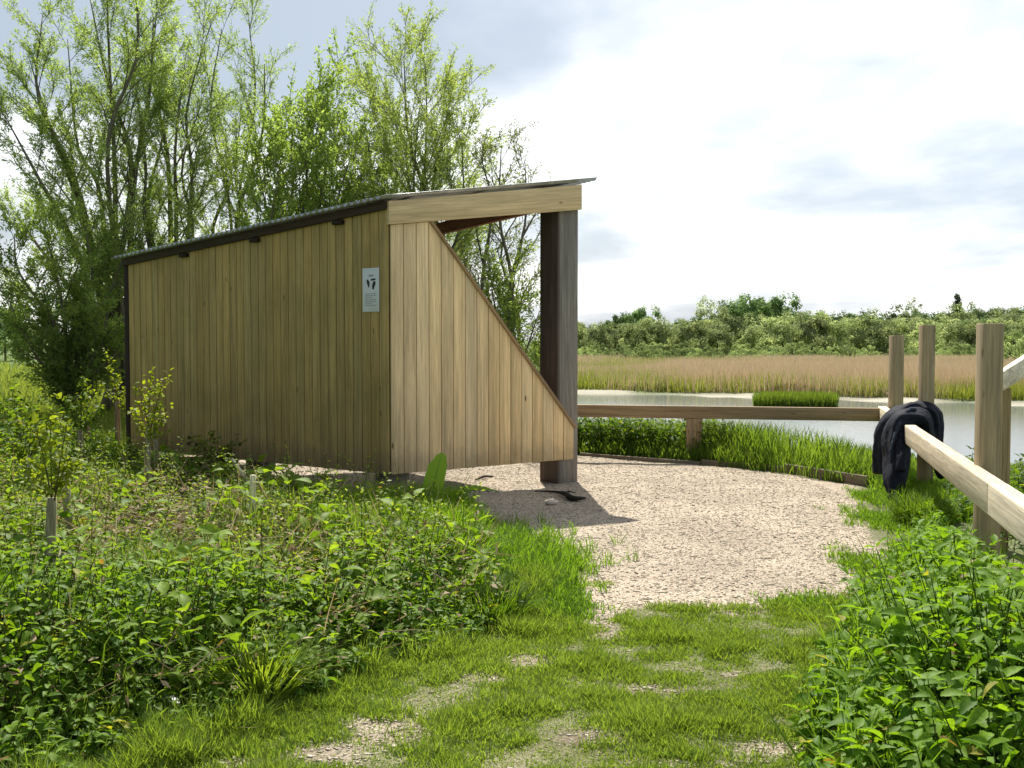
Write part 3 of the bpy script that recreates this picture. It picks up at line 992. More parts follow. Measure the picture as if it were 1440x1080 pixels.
# ------------------------------------------------------------------ trees
def willow(name, label, cat, group, base, tips, dens=1.0, start=0.3, sec=(0.17, 0.28), leaf=(0.055, 0.095), cols=((0.19, 0.27, 0.10), (0.38, 0.48, 0.22)), r0=0.062, droop=0.1, nsec=15, wide=0.26):
    """multi-stemmed broadleaf: stems run from the base to the given tips, with side branches, twigs and single leaves"""
    base = np.asarray(base, float)
    root = empty(name, base, label, cat, group)
    wood, crown = Bag(), Bag()
    LP, LD, LN = [], [], []
    for tip in tips:
        tip = np.asarray(tip, float)
        H = np.linalg.norm(tip - base)
        side = np.array((tip[0] - base[0], tip[1] - base[1], 0))
        mid = base + (tip - base) * 0.5 + UP * 0.08 * H - side * 0.12 + rng.normal(0, 0.03 * H, 3) * (1, 1, 0.3)
        q1 = base + (tip - base) * 0.22 + UP * 0.03 * H - side * 0.06
        pl = spline([base + rng.normal(0, 0.12, 3) * (1, 1, 0), q1, mid, base + (tip - base) * 0.8 + rng.normal(0, 0.025 * H, 3), tip], 16)
        tt = np.linspace(0, 1, 16)
        rad = r0 * (1 - tt) ** 0.9 * rng.uniform(0.75, 1.1) + 0.008
        tubes(wood, [pl], [rad], (0.15, 0.135, 0.10), 6)
        for k in range(nsec):
            t = start + (1 - start) * (k + rng.uniform(0, 1)) / nsec
            p = np.array([np.interp(t, tt, pl[:, c]) for c in range(3)])
            dm = unit(np.array([np.interp(min(1, t + 0.06), tt, pl[:, c]) for c in range(3)]) - np.array([np.interp(t - 0.06, tt, pl[:, c]) for c in range(3)]))
            az = rng.uniform(0, 2 * math.pi)
            out = unit(np.array((math.cos(az), math.sin(az), 0)))
            dr = unit(dm * 0.75 + out * rng.uniform(0.4, 0.95) + UP * 0.25)
            Ls = H * rng.uniform(*sec) * (1.05 - 0.6 * t)
            e = p + dr * Ls
            sp = spline([p, p + dr * Ls * 0.5 + rng.normal(0, 0.05, 3) * Ls, e + UP * (0.08 - droop) * Ls], 7)
            tubes(wood, [sp], [np.linspace(max(0.006, float(np.interp(t, tt, rad)) * 0.45), 0.004, 7)], (0.13, 0.115, 0.075), 4, False)
            ntw = int(7 * dens) + 2
            for j in range(ntw):
                u = 0.2 + 0.8 * (j + rng.uniform(0, 1)) / ntw
                p2 = np.array([np.interp(u * 6, range(7), sp[:, c]) for c in range(3)])
                dr2 = unit(dr * 0.9 + rand_dir(1)[0] * 0.75 + UP * (0.3 - droop))
                L2 = Ls * rng.uniform(0.25, 0.5) * (1.2 - 0.5 * u) + 0.1
                e2 = p2 + dr2 * L2
                tubes(wood, [np.array([p2, p2 + dr2 * L2 * 0.5 + UP * 0.02, e2 - UP * droop * L2 * 0.4])], [np.array((0.005, 0.004, 0.002))], (0.17, 0.16, 0.08), 3, False)
                nl = max(8, int(L2 * 88 * dens))
                s = rng.uniform(0.1, 1.05, nl)[:, None]
                LP.append(p2 + (e2 - p2) * s + rng.normal(0, 0.03, (nl, 3)))
                LD.append(unit(dr2 * 1.0 + rand_dir(nl) * 0.85 - UP * (0.1 + droop)))
    LP, LD = np.concatenate(LP), np.concatenate(LD)
    n = len(LP)
    L = rng.uniform(*leaf, n)
    t = np.clip(vnoise(LP[:, 0] + LP[:, 1], LP[:, 2], 0.9, 21, 2) * 0.9 + rng.normal(0, 0.18, n), 0, 1)
    leaf_set(crown, LP, LD, rand_dir(n), L, L * wide * rng.uniform(0.8, 1.2, n), mixcol(*cols, t), T_DIA)
    wood.build('trunk', M['bark'], root, base)
    crown.build('crown', M['tree_leaf'], root, base)
    return n


def tips_at(D, pts, spread=1.2):
    return [at_y(px, py, D + rng.uniform(-spread, spread)) for px, py in pts]


def gbase(px, D):
    X = (px - 720) / FPX * D
    return np.array((X, D, float(height(np.array([X]), np.array([D]))[0]) - 0.05))


WG = 'willows behind the shelter'
willow('willow_tree', 'tall leaning willow at the far left with many stems spreading past the shelter end', 'tree', WG, gbase(168, 20.5),
       tips_at(20.5, [(8, 165), (42, 85), (95, 55), (60, 20), (150, -30), (185, -60), (15, 290), (125, -10), (30, 400), (215, 30)]), 1.1, 0.18, r0=0.075, nsec=16)
willow('willow_tree', 'upright willow with thin spire tops above the low end of the shelter roof', 'tree', WG, gbase(245, 21.5), tips_at(21.5, [(222, -20), (262, 75), (300, 22), (235, 100), (190, 120), (285, 140)]), 0.95, 0.22, r0=0.07)
willow('willow_tree', 'sparse twin topped willow above the middle of the corrugated roof', 'tree', WG, gbase(335, 22.5), tips_at(22.5, [(312, 40), (350, 32), (372, 90), (300, 130), (340, 150)]), 0.85, 0.22, r0=0.06)
willow('broadleaf_tree', 'fresh green round topped tree left of the tallest willow above the roof', 'tree', None, gbase(425, 20), tips_at(20, [(385, 190), (412, 150), (447, 138), (476, 175), (392, 240), (495, 215), (362, 225), (440, 195)]), 0.85, 0.4, (0.24, 0.36), (0.06, 0.09),
       ((0.19, 0.275, 0.085), (0.35, 0.455, 0.18)), 0.07, 0.1, 14, 0.5)
willow('willow_tree', 'feathery willow with a bare forked trunk rising behind the pale beam corner', 'tree', WG, gbase(612, 20), tips_at(20, [(512, 165), (535, 108), (568, 82), (600, 100), (632, 145), (650, 200), (520, 225), (660, 250), (590, 150)]), 1.0, 0.36, (0.22, 0.34), r0=0.085,
       cols=((0.20, 0.27, 0.10), (0.39, 0.46, 0.21)))
willow('young_willow', 'thin pale young willow seen through the opening beside the dark post', 'tree', None, gbase(700, 18), tips_at(18, [(675, 215), (705, 205), (738, 225), (665, 300), (735, 290), (748, 390), (655, 380)], 0.8), 0.6, 0.2, (0.16, 0.26), (0.05, 0.085),
       ((0.10, 0.13, 0.04), (0.22, 0.24, 0.09)), 0.06, 0.05, 13)
willow('willow_bush', 'dense dark willow bush at the far left end of the shelter', 'bush', None, gbase(105, 18.5), tips_at(18.5, [(20, 330), (60, 310), (120, 320), (12, 420), (170, 370), (60, 400), (110, 420), (150, 440), (35, 470), (80, 470), (178, 470)], 1.2), 0.95, 0.08, (0.26, 0.4), (0.06, 0.10),
       ((0.14, 0.21, 0.065), (0.28, 0.37, 0.14)), 0.05, 0.14, 13, 0.34)
willow('willow_bush', 'bushy willow filling the lower part of the opening beside the dark post', 'bush', None, gbase(712, 17), tips_at(17, [(690, 400), (725, 380), (758, 440), (660, 420), (748, 500), (705, 470), (640, 440), (762, 520)], 0.6), 0.85, 0.1, (0.26, 0.4), (0.05, 0.09),
       ((0.15, 0.22, 0.06), (0.30, 0.39, 0.14)), 0.04, 0.1, 12, 0.34)


# ------------------------------------------------------------------ far wood across the lake
def far_crown(n_clump, n_leaf, rx, rz, kind, cols, seed):
    """unit tree about 1 high: lumpy crown of many small leaf faces; returns crown and trunk bags"""
    r = np.random.default_rng(seed)
    b, tr = Bag(), Bag()
    for k in range(n_clump):
        # clumps sit on a dome that reaches low on the sides, a few lie deeper inside
        zc = r.uniform(-0.55, 1.0)
        a = r.uniform(0, 6.283)
        q0 = np.sqrt(max(0.0, 1 - zc * zc))
        dome = np.array((q0 * math.cos(a), q0 * math.sin(a), zc))
        shell = r.uniform(0.55, 1.05) * (1 + 0.16 * math.sin(3 * a + seed) + 0.12 * math.sin(5 * zc + 2 * a + seed))
        c = dome * shell * (rx, rx, rz) + (0, 0, 1 - rz * 1.05)
        if kind == 'cone':
            c[:2] *= np.clip((1.05 - c[2]) * 1.3, 0.15, 1)
        rad = r.uniform(0.07, 0.18)
        m = int(n_leaf * 1.7)
        q = unit(r.normal(0, 1, (m, 3)))
        P = c + q * rad * r.uniform(0.4, 1.0, (m, 1)) * (1, 1, 0.8)
        N = unit(dome * 0.9 + q * 0.9 + r.normal(0, 0.35, (m, 3)))
        D = np.cross(N, r.normal(0, 1, (m, 3)))
        t = np.clip(r.uniform(0, 1) * 0.6 + r.normal(0.2, 0.15, m), 0, 1)
        s = r.uniform(0.035, 0.062, m)
        leaf_set(b, P, D, N, s, s * 0.75, mixcol(*cols, t), T_DIA)
    tubes(tr, [np.array([(0, 0, -0.03), (0.01, 0, 0.3), (0.0, 0.01, 0.7)])], [np.array((0.025, 0.02, 0.006))], (0.09, 0.08, 0.06), 5)
    for a in range(5):
        th = a * 1.26
        tubes(tr, [np.array([(0, 0, 0.3 + a * 0.06), (math.cos(th) * rx * 0.6, math.sin(th) * rx * 0.6, 0.6 + a * 0.04)])], [np.array((0.012, 0.004))], (0.09, 0.08, 0.06), 4)
    return b, tr


def mesh_of(bag, name, mat):
    me = raw_mesh(name, np.concatenate(bag.V), [np.concatenate(f) for f in bag.F.values()], np.concatenate(bag.T), np.concatenate(bag.G))
    me.materials.append(mat)
    return me


FAR = {}
for key, args in dict(
        carr=(60, 55, 0.44, 0.56, 'round', ((0.19, 0.235, 0.105), (0.36, 0.41, 0.20)), 1),
        carr_b=(60, 55, 0.5, 0.55, 'round', ((0.235, 0.285, 0.125), (0.42, 0.47, 0.235)), 2),
        oak=(60, 55, 0.48, 0.5, 'round', ((0.10, 0.165, 0.065), (0.19, 0.275, 0.105)), 3),
        pine=(44, 55, 0.34, 0.46, 'cone', ((0.05, 0.08, 0.05), (0.095, 0.13, 0.075)), 4),
        pale=(34, 30, 0.44, 0.48, 'round', ((0.26, 0.30, 0.2), (0.4, 0.44, 0.3)), 5),
        bush=(44, 55, 0.8, 0.55, 'round', ((0.19, 0.255, 0.105), (0.35, 0.42, 0.18)), 6)).items():
    cb, tb = far_crown(*args)
    FAR[key] = (mesh_of(cb, key + '_crown', M['far_leaf']), mesh_of(tb, key + '_trunk', M['bark']))

far_labels = {
    'carr': ('willow_tree', 'olive green bushy willow in the front rank of the far wood', 'tree', 'front willows of the far wood'),
    'carr_b': ('willow_tree', 'broad pale green willow in the front rank of the far wood', 'tree', 'broad pale willows of the far wood'),
    'oak': ('oak_tree', 'darker green round tree at the back of the far wood', 'tree', 'dark round trees of the far wood'),
    'pine': ('pine_tree', 'blackish green pine poking out of the far wood', 'tree', 'pines of the far wood'),
    'pale': ('bare_topped_tree', 'pale thin crowned tree on the skyline of the far wood', 'tree', 'pale thin trees of the far wood'),
    'bush': ('willow_bush', 'low rounded bush at the foot of the far wood', 'bush', 'low bushes by the far reeds')}


def far_tree(key, px, ytop, D, wide=1.0, label=None):
    X = (px - 720) / FPX * D
    z0 = float(height(np.array([X]), np.array([D]))[0])
    H = (EYE + (HZ - ytop) / FPX * D - z0) * 1.06
    nm, lb, cat, grp = far_labels[key]
    t = empty(nm, (X, D, z0), label or lb, cat, None if label else grp)
    t.rotation_euler = (0, 0, rng.uniform(0, 6.28))
    t.scale = (H * wide, H * wide, H)
    for me, pn in zip(FAR[key], ('crown', 'trunk')):
        o = bpy.data.objects.new(pn, me)
        COL.objects.link(o)
        o.parent = t
    return t


def skyline(px):
    return np.interp(px, [780, 815, 870, 905, 940, 1000, 1060, 1110, 1140, 1250, 1440, 1560], [452, 454, 450, 447, 455, 440, 434, 440, 441, 438, 434, 436])


for px in np.arange(800, 1500, 19):           # back rank
    key = rng.choice(['oak', 'oak', 'carr', 'oak', 'oak', 'carr_b'])
    far_tree(key, px + rng.uniform(-6, 6), skyline(px) + rng.uniform(-2, 5), rng.uniform(205, 240), rng.uniform(0.75, 1.1))
for px in np.arange(806, 1490, 25):           # middle rank
    key = rng.choice(['carr', 'carr_b', 'oak', 'carr'])
    far_tree(key, px + rng.uniform(-7, 7), skyline(px) + rng.uniform(7, 16), rng.uniform(172, 190), rng.uniform(0.9, 1.25))
for px in np.arange(806, 1480, 41):           # front rank
    key = rng.choice(['carr', 'carr_b', 'carr_b'])
    far_tree(key, px + rng.uniform(-8, 8), rng.uniform(444, 464), rng.uniform(152, 163), rng.uniform(0.85, 1.15))
for px in np.arange(818, 1480, 27):
    far_tree('bush', px + rng.uniform(-9, 9), rng.uniform(481, 491), rng.uniform(138, 148), rng.uniform(0.8, 1.3))
far_tree('oak', 1062, 417, 214, 0.85, 'tallest dark round crown of the far skyline clump')
far_tree('oak', 1092, 417, 216, 0.8, 'dark crown right beside the tallest one in the far skyline clump')
far_tree('oak', 1034, 424, 214, 0.8, 'dark crown at the left of the far skyline clump')
far_tree('pale', 994, 424, 222, 0.8, 'pale thin crowned tree left of the dark far skyline clump')
far_tree('oak', 902, 433, 210, 0.8, 'dark green dome standing alone above the left part of the far wood')
far_tree('oak', 872, 442, 208, 0.8, 'lower dark dome left of the lone dome in the far wood')
far_tree('pale', 1282, 425, 226, 0.55, 'pale thin crowned tree on the far skyline above the two close fence posts')
far_tree('pine', 1345, 424, 228, 0.7, 'dark pine on the far skyline left of the nearest fence post')
far_tree('bush', 1428, 467, 96, 0.9, 'round green bush in the reeds at the right edge behind the slanted board')
far_tree('bush', 1190, 476, 120, 0.35, 'narrow upright bush standing alone in the reeds')
for px, yt, D, k in ((8, 430, 70, 'oak'), (-28, 425, 74, 'carr'), (40, 450, 82, 'carr')):
    far_tree(k, px, yt, D, 0.8, {8: 'dark round tree beyond the field at the far left', -28: 'tree cut by the left edge of the field view', 40: 'lighter tree beyond the field half behind the willow bush'}[px])


# ------------------------------------------------------------------ reeds
def build_reeds():
    n = 150000
    u = rng.uniform(0, 1, n)
    D = 1 / (1 / 44.0 + u * (1 / 152.0 - 1 / 44.0))
    X = (rng.uniform(760, 1490, n) - 720) / FPX * D
    k = D - shore_y(X)
    keep = k > 2.2
    D, X, k = D[keep], X[keep], k[keep]
    n = len(D)
    pn = vnoise(X, D * 0.6, 0.09, 41, 3)
    green = np.clip(1 - sstep(k + (pn - 0.5) * 22, 1.5, 5.0), 0, 1)
    green = np.maximum(green, 0.75 * sstep(vnoise(X, D * 0.35, 0.05, 88, 3), 0.58, 0.7))
    H = (0.55 + 0.25 * vnoise(X, D, 0.3, 4, 2)) + (1 - green) * (0.45 + 0.35 * pn) + rng.normal(0, 0.13, n) + 0.35 * (vnoise(X, D * 0.8, 0.45, 9, 2) - 0.5)
    H *= 0.75 + 0.25 * sstep(k, 0, 3)
    P = np.stack((X, D, height(X, D) - 0.02), 1)
    Dr = unit(np.stack((rng.normal(0, 0.12, n), rng.normal(0, 0.12, n), np.ones(n)), 1))
    Nn = unit(np.stack((rng.normal(0, 0.7, n), -np.ones(n), rng.normal(0, 0.2, n)), 1))
    W = 0.028 * (D / 50) ** 0.75 * rng.uniform(0.7, 1.4, n)
    v = rng.uniform(0, 1, n)
    tan = mixcol((0.42, 0.33, 0.21), (0.76, 0.64, 0.45), v * 0.75 + pn * 0.25)
    grn = mixcol((0.13, 0.17, 0.045), (0.27, 0.30, 0.11), v)
    isg = rng.uniform(0, 1, n) < green
    b = Bag()
    m = ~isg
    leaf_set(b, P[m], Dr[m], Nn[m], H[m], W[m], tan[m], T_BLADE)
    tag(b.build('reed_bed', M['dry']), 'wide bed of tan dead reeds between the lake and the far wood', 'reeds', kind='stuff')
    b = Bag()
    leaf_set(b, P[isg], Dr[isg], Nn[isg], H[isg], W[isg] * 1.2, grn[isg], T_BLADE)
    tag(b.build('green_sedge', M['grass']), 'belt of fresh green sedge along the far edge of the lake', 'sedge', kind='stuff')
    # islet of rushes in the lake
    c = at_z(1118, 571, WATER_Z)
    n = 5000
    a, r = rng.uniform(0, 6.28, n), np.sqrt(rng.uniform(0, 1, n))
    P = c + np.stack((np.cos(a) * r * 1.75, np.sin(a) * r * 1.2, np.zeros(n) - 0.05), 1)
    root = empty('rush_islet', c, 'small low islet of green rushes standing in the lake', 'rushes')
    b = Bag()
    leaf_set(b, P, unit(rand_dir(n) * 0.25 + UP), rand_dir(n), rng.uniform(0.5, 0.75, n), 0.03, mixcol((0.08, 0.135, 0.025), (0.16, 0.23, 0.055), rng.uniform(0, 1, n)), T_BLADE)
    b.build('rushes', M['grass'], root, c)


build_reeds()


# ------------------------------------------------------------------ grass and herbs
def on_ground(x, y, dz=0.0):
    return np.stack((x, y, height(x, y) + dz), 1)


def blades(bag, x, y, H, W, cols, lean=0.45, tmpl=T_BEND):
    n = len(x)
    D = unit(np.stack((rng.normal(0, lean, n), rng.normal(0, lean, n), np.ones(n)), 1))
    Nn = unit(np.stack((-D[:, 0], -D[:, 1], np.full(n, 0.15)), 1) + rng.normal(0, 0.35, (n, 3)))
    t = np.clip(rng.beta(2, 2, n) * 0.75 + 0.4 * (vnoise(x, y, 1.6, 61, 3) - 0.3), 0, 1)
    leaf_set(bag, on_ground(x, y, -0.01), D, Nn, H, W, mixcol(*cols, t), tmpl)


def tufted(nt, per, x0, x1, y0, y1, spread):
    cx, cy = rng.uniform(x0, x1, nt), rng.uniform(y0, y1, nt)
    x = np.repeat(cx, per) + rng.normal(0, spread, nt * per)
    y = np.repeat(cy, per) + rng.normal(0, spread, nt * per)
    return x, y


LAWN_C = ((0.11, 0.19, 0.03), (0.27, 0.35, 0.085))


def build_lawn():
    b = Bag()
    for (nt, x0, x1, y0, y1) in ((24000, -2.2, 2.4, 3.3, 5.4), (24000, -1.4, 3.4, 5.3, 7.4)):
        x, y = tufted(nt, 12, x0, x1, y0, y1, 0.022)
        lawn, und, pad = masks(x, y)
        nz = sstep(vnoise(x, y, 5.0, 90, 3), 0.3, 0.6)
        keep = rng.uniform(0, 1, len(x)) < lawn * (0.8 + 0.2 * nz)
        x, y = x[keep], y[keep]
        edge = sstep(-poly_sd(BUSHY, x, y), 0.45, 0.0)
        H = rng.uniform(0.018, 0.042, len(x)) * (0.9 + 1.1 * sstep(vnoise(x, y, 5.5, 19, 2), 0.3, 0.8) ** 1.5) * (0.75 + 0.6 * sstep(vnoise(x, y, 3.4, 57, 4), 0.35, 0.65)) * (1 + 1.4 * edge)
        blades(b, x, y, H, rng.uniform(0.0035, 0.006, len(x)), LAWN_C, 0.6, T_BLADE)
    # lusher grass on the left margin of the gravel and round the fence posts
    for cx, cy, rx, ry, hh, nt in ((700, 790, 95, 34, 0.14, 900), (745, 815, 60, 28, 0.11, 500), (640, 765, 60, 20, 0.17, 450), (780, 850, 45, 22, 0.07, 350), (1255, 735, 40, 14, 0.07, 420), (1236, 702, 24, 9, 0.08, 260), (1340, 712, 50, 18, 0.22, 600), (1310, 690, 50, 12, 0.2, 400), (1225, 800, 30, 22, 0.06, 240), (1160, 850, 70, 12, 0.05, 260), (580, 745, 50, 14, 0.18, 400)):
        c, e, f = at_z(cx, cy), at_z(cx + rx, cy), at_z(cx, cy - ry)
        x = np.repeat(c[0] + rng.normal(0, 0.55, nt) * (e[0] - c[0]), 12) + rng.normal(0, 0.025, nt * 12)
        y = np.repeat(c[1] + rng.normal(0, 0.55, nt) * (f[1] - c[1]), 12) + rng.normal(0, 0.025, nt * 12)
        blades(b, x, y, hh * rng.uniform(0.5, 1.25, len(x)), rng.uniform(0.005, 0.009, len(x)), ((0.075, 0.165, 0.014), (0.20, 0.32, 0.04)), 0.4)
    tag(b.build('lawn_grass', M['grass']), 'short patchy grass growing over the gravel in the foreground', 'grass', kind='stuff')
    c, e, f = at_z(575, 757), at_z(672, 757), at_z(575, 722)
    n = 15000
    a, q = rng.uniform(0, 6.28, n), np.sqrt(rng.uniform(0, 1, n))
    x, y = c[0] + np.cos(a) * q * (e[0] - c[0]) * 1.05, c[1] + np.sin(a) * q * (f[1] - c[1]) * 1.05
    b = Bag()
    blades(b, x, y, (0.20 + 0.18 * vnoise(x, y, 2.0, 44, 2)) * rng.uniform(0.5, 1.2, n), rng.uniform(0.006, 0.010, n), ((0.09, 0.19, 0.013), (0.23, 0.36, 0.035)), 0.28)
    tag(b.build('long_grass', M['grass']), 'long bright grass between the shelter corner and the lawn', 'grass', kind='stuff')
    # isolated tufts in the gravel
    lab = {0: 'small round grass tuft at the edge of the gravel straight ahead', 1: 'faint grass tuft alone in the gravel near the left margin', 2: 'grass tuft in the bare track left of the middle', 3: 'dark tuft on the bare patch at the lower left', 4: 'grass tuft farthest right along the near gravel edge'}
    for k, (px, py, rad, hh) in enumerate(((938, 857, 0.10, 0.06), (843, 822, 0.08, 0.035), (826, 884, 0.09, 0.05), (545, 1005, 0.09, 0.07), (1042, 858, 0.09, 0.05))):
        c = at_z(px, py)
        n = 420
        a, r = rng.uniform(0, 6.28, n), rad * np.sqrt(rng.uniform(0, 1, n))
        bb = Bag()
        blades(bb, c[0] + np.cos(a) * r * 1.3, c[1] + np.sin(a) * r, hh * rng.uniform(0.5, 1.2, n), rng.uniform(0.004, 0.006, n), LAWN_C, 0.6, T_BLADE)
        tag(bb.build('grass_tuft', M['grass'], None, c), lab[k], 'grass', 'tufts in the gravel')


build_lawn()


def herbs(bag_leaf, bag_stem, x, y, H, leaf, cols, pairs, stemcol, wide=0.55, droop=0.25, tmpl=T_OVATE, lean=0.12):
    """upright leafy plants (nettle, dead-nettle, bramble shoots): stems with opposite leaves"""
    for i in range(len(x)):
        h = H[i]
        base = np.array((x[i], y[i], 0.0))
        base[2] = BASEZ[i]
        ln = rng.normal(0, lean, 2)
        tip = base + np.array((ln[0] * h, ln[1] * h, h))
        mid = (base + tip) / 2 + rng.normal(0, 0.03, 3) * h
        tubes(bag_stem, [np.array([base, mid, tip])], [np.array((0.004, 0.0035, 0.002))], stemcol, 3, False)
        k = pairs
        t = np.repeat(np.linspace(0.25, 1.0, k), 2)
        rot = rng.uniform(0, 6.28) + np.repeat(np.arange(k) * 1.57, 2) + np.tile((0, math.pi), k) + rng.normal(0, 0.25, 2 * k)
        p = np.where(t[:, None] < 0.5, base + (mid - base) * t[:, None] * 2, mid + (tip - mid) * (t[:, None] * 2 - 1))
        up = np.where(t > 0.93, 0.6, 0.0) + rng.normal(0.05, 0.42, 2 * k)
        d = np.stack((np.cos(rot), np.sin(rot), up - droop * 0.3), 1)
        nn = unit(np.stack((-np.cos(rot) * up, -np.sin(rot) * up, np.ones(2 * k)), 1) + rng.normal(0, 0.42, (2 * k, 3)))
        L = leaf * rng.uniform(0.75, 1.2) * (0.5 + 0.6 * np.sin(np.clip(t, 0, 1) * 2.5)) * rng.uniform(0.7, 1.25, 2 * k)
        tone = np.clip(rng.normal(0.35, 0.2, 2 * k) + 0.35 * (t > 0.85) + cols[2] * 0, 0, 1)
        tc = mixcol(cols[0], cols[1], tone)
        old = rng.uniform(0, 1, 2 * k)
        tc[old < 0.025] = (0.34, 0.33, 0.06)
        tc[old < 0.01] = (0.24, 0.15, 0.07)
        leaf_set(bag_leaf, p + d * 0.012, d, nn, L, L * wide, tc, tmpl)


def sample_poly(poly, n, x0, x1, y0, y1):
    x, y = rng.uniform(x0, x1, n * 4), rng.uniform(y0, y1, n * 4)
    k = poly_sd(poly, x, y) > 0
    return x[k][:n], y[k][:n]


def build_nettles():
    global BASEZ
    lf, st = Bag(), Bag()
    x, y = sample_poly(NETTLE, 2700, 0.8, 4.2, 2.5, 9.6)
    d = poly_sd(NETTLE, x, y)
    H = (0.22 + 0.42 * sstep(d, 0.0, 0.6)) * rng.uniform(0.55, 1.1, len(x)) * (0.6 + 0.8 * vnoise(x, y, 1.7, 17, 2)) * (1 - 0.35 * sstep(y, 6.0, 8.6))
    BASEZ = height(x, y)
    herbs(lf, st, x, y, H, 0.08, ((0.075, 0.175, 0.012), (0.20, 0.34, 0.03), 0), 7, (0.10, 0.15, 0.04), 0.5, 0.9, T_NETTLE, 0.25)
    gb = Bag()
    x, y = sample_poly(NETTLE, 2600, 0.8, 4.2, 2.8, 9.0)
    blades(gb, x, y, rng.uniform(0.25, 0.6, len(x)) * (1 - 0.4 * sstep(y, 5.5, 8)), rng.uniform(0.005, 0.009, len(x)), ((0.08, 0.16, 0.015), (0.20, 0.31, 0.04)), 0.35)
    tag(gb.build('rough_grass', M['grass']), 'blades of long grass poking through the nettles below the right hand rail', 'grass', kind='stuff')
    o = lf.build('nettle_bed', M['leaf'])
    tag(o, 'dense bed of bright green nettles below the right hand rail', 'nettles', kind='stuff')
    tag(st.build('nettle_stems', M['leaf']), 'green stems inside the bed of nettles below the right hand rail', 'nettles', kind='stuff')


def build_undergrowth():
    global BASEZ
    lf, st = Bag(), Bag()
    dry = Bag()
    dc = at_z(340, 760)
    for (poly_n, x0, x1, y0, y1, leaf, hs) in ((1000, -3.2, 0.1, 3.5, 5.6, 0.06, 1.0), (1700, -4.0, 0.1, 5.3, 8.0, 0.06, 0.85), (2000, -7.0, -0.6, 7.6, 11.6, 0.065, 0.85), (900, -12, -3.2, 11.0, 19.0, 0.085, 1.35)):
        x, y = sample_poly(BUSHY, poly_n, x0, x1, y0, y1)
        d = poly_sd(BUSHY, x, y)
        dryness = 0.55 * np.exp(-(((x - dc[0]) / 1.1) ** 2 + ((y - dc[1]) / 1.5) ** 2)) + 0.5 * sstep(vnoise(x, y, 0.8, 23, 2), 0.55, 0.7)
        keep = rng.uniform(0, 1, len(x)) > dryness * 0.6
        x, y, d, dryness = x[keep], y[keep], d[keep], dryness[keep]
        shed = poly_sd([tuple(C0[:2]), tuple(P0[:2]), (-2.3, 15.5), tuple(L0[:2])], x, y)
        gc, ge, gf = at_z(575, 757), at_z(672, 757), at_z(575, 722)
        k2 = (shed < -0.25) & (np.hypot((x - gc[0]) / (ge[0] - gc[0]), (y - gc[1]) / (gf[1] - gc[1])) > 1.0)
        x, y, d, dryness, shed = x[k2], y[k2], d[k2], dryness[k2], shed[k2]
        H = hs * (0.09 + 0.34 * sstep(d, 0, 0.9)) * rng.uniform(0.55, 1.3, len(x)) * (0.6 + 0.8 * vnoise(x, y, 1.1, 29, 2)) * (1 - 0.45 * np.clip(dryness, 0, 1))
        H *= 1 + 0.4 * sstep(-x / y, 0.36, 0.46) * sstep(y, 6.5, 8.5)
        H *= 0.45 + 1.0 * vnoise(x, y, 0.75, 123, 2)
        H *= 1 - 0.5 * sstep(y, 5.0, 7.0) * (1 - sstep(y, 9.8, 11.5)) * (1 - sstep(x / y, -0.27, -0.2))
        H *= 0.45 + 0.55 * sstep(-shed, 0.2, 1.6)
        BASEZ = height(x, y)
        half = rng.uniform(0, 1, len(x)) < np.maximum(sstep(vnoise(x, y, 0.9, 101, 2), 0.36, 0.6), 1 - sstep(d, 0.7, 1.1))
        bz = BASEZ
        BASEZ = bz[half]
        herbs(lf, st, x[half], y[half], H[half], leaf, ((0.065, 0.15, 0.014), (0.21, 0.335, 0.035), 0), 6, (0.11, 0.13, 0.05), 0.5, 0.8, T_NETTLE, 0.28)
        BASEZ = bz[~half]
        herbs(lf, st, x[~half], y[~half], H[~half] * 0.85, leaf * 0.62, ((0.12, 0.175, 0.03), (0.32, 0.38, 0.08), 0), 8, (0.16, 0.12, 0.07), 0.6, 0.1, T_OVATE, 0.45)
    # broad pale plants and feathery ones scattered through it
    for num, lfs, hh, cc, prs, wd, dr in ((260, 0.12, (0.22, 0.42), ((0.10, 0.19, 0.02), (0.26, 0.38, 0.05), 0), 5, 0.62, 0.5), (420, 0.034, (0.25, 0.6), ((0.13, 0.20, 0.03), (0.32, 0.40, 0.09), 0), 16, 0.6, 0.1), (900, 0.05, (0.10, 0.24), ((0.10, 0.19, 0.025), (0.28, 0.39, 0.07), 0), 5, 0.6, 0.3)):
        x, y = sample_poly(BUSHY, num, -6.5, 0.0, 3.8, 12)
        shed = poly_sd([tuple(C0[:2]), tuple(P0[:2]), (-2.3, 15.5), tuple(L0[:2])], x, y)
        ok = (shed < -0.5) & (poly_sd(BUSHY, x, y) > 0.12)
        x, y = x[ok], y[ok]
        BASEZ = height(x, y)
        herbs(lf, st, x, y, rng.uniform(*hh, len(x)), lfs, cc, prs, (0.15, 0.18, 0.06), wd, dr, T_NETTLE if lfs > 0.04 else T_DIA, 0.3)
    tag(lf.build('undergrowth', M['leaf']), 'tangle of leafy nettles and bramble covering the bank on the left', 'undergrowth', kind='stuff')
    tag(st.build('undergrowth_stems', M['leaf']), 'thin stems standing in the tangle of undergrowth on the left', 'undergrowth', kind='stuff')
    # grass blades through the undergrowth
    b = Bag()
    x, y = sample_poly(BUSHY, 60000, -9, 0.2, 3.5, 15)
    shed = poly_sd([tuple(C0[:2]), tuple(P0[:2]), (-2.3, 15.5), tuple(L0[:2])], x, y)
    x, y, shed = x[shed < -0.1], y[shed < -0.1], shed[shed < -0.1]
    nz = vnoise(x, y, 1.0, 71, 3)
    k = rng.uniform(0, 1, len(x)) < sstep(nz, 0.35, 0.65)
    x, y, shed = x[k], y[k], shed[k]
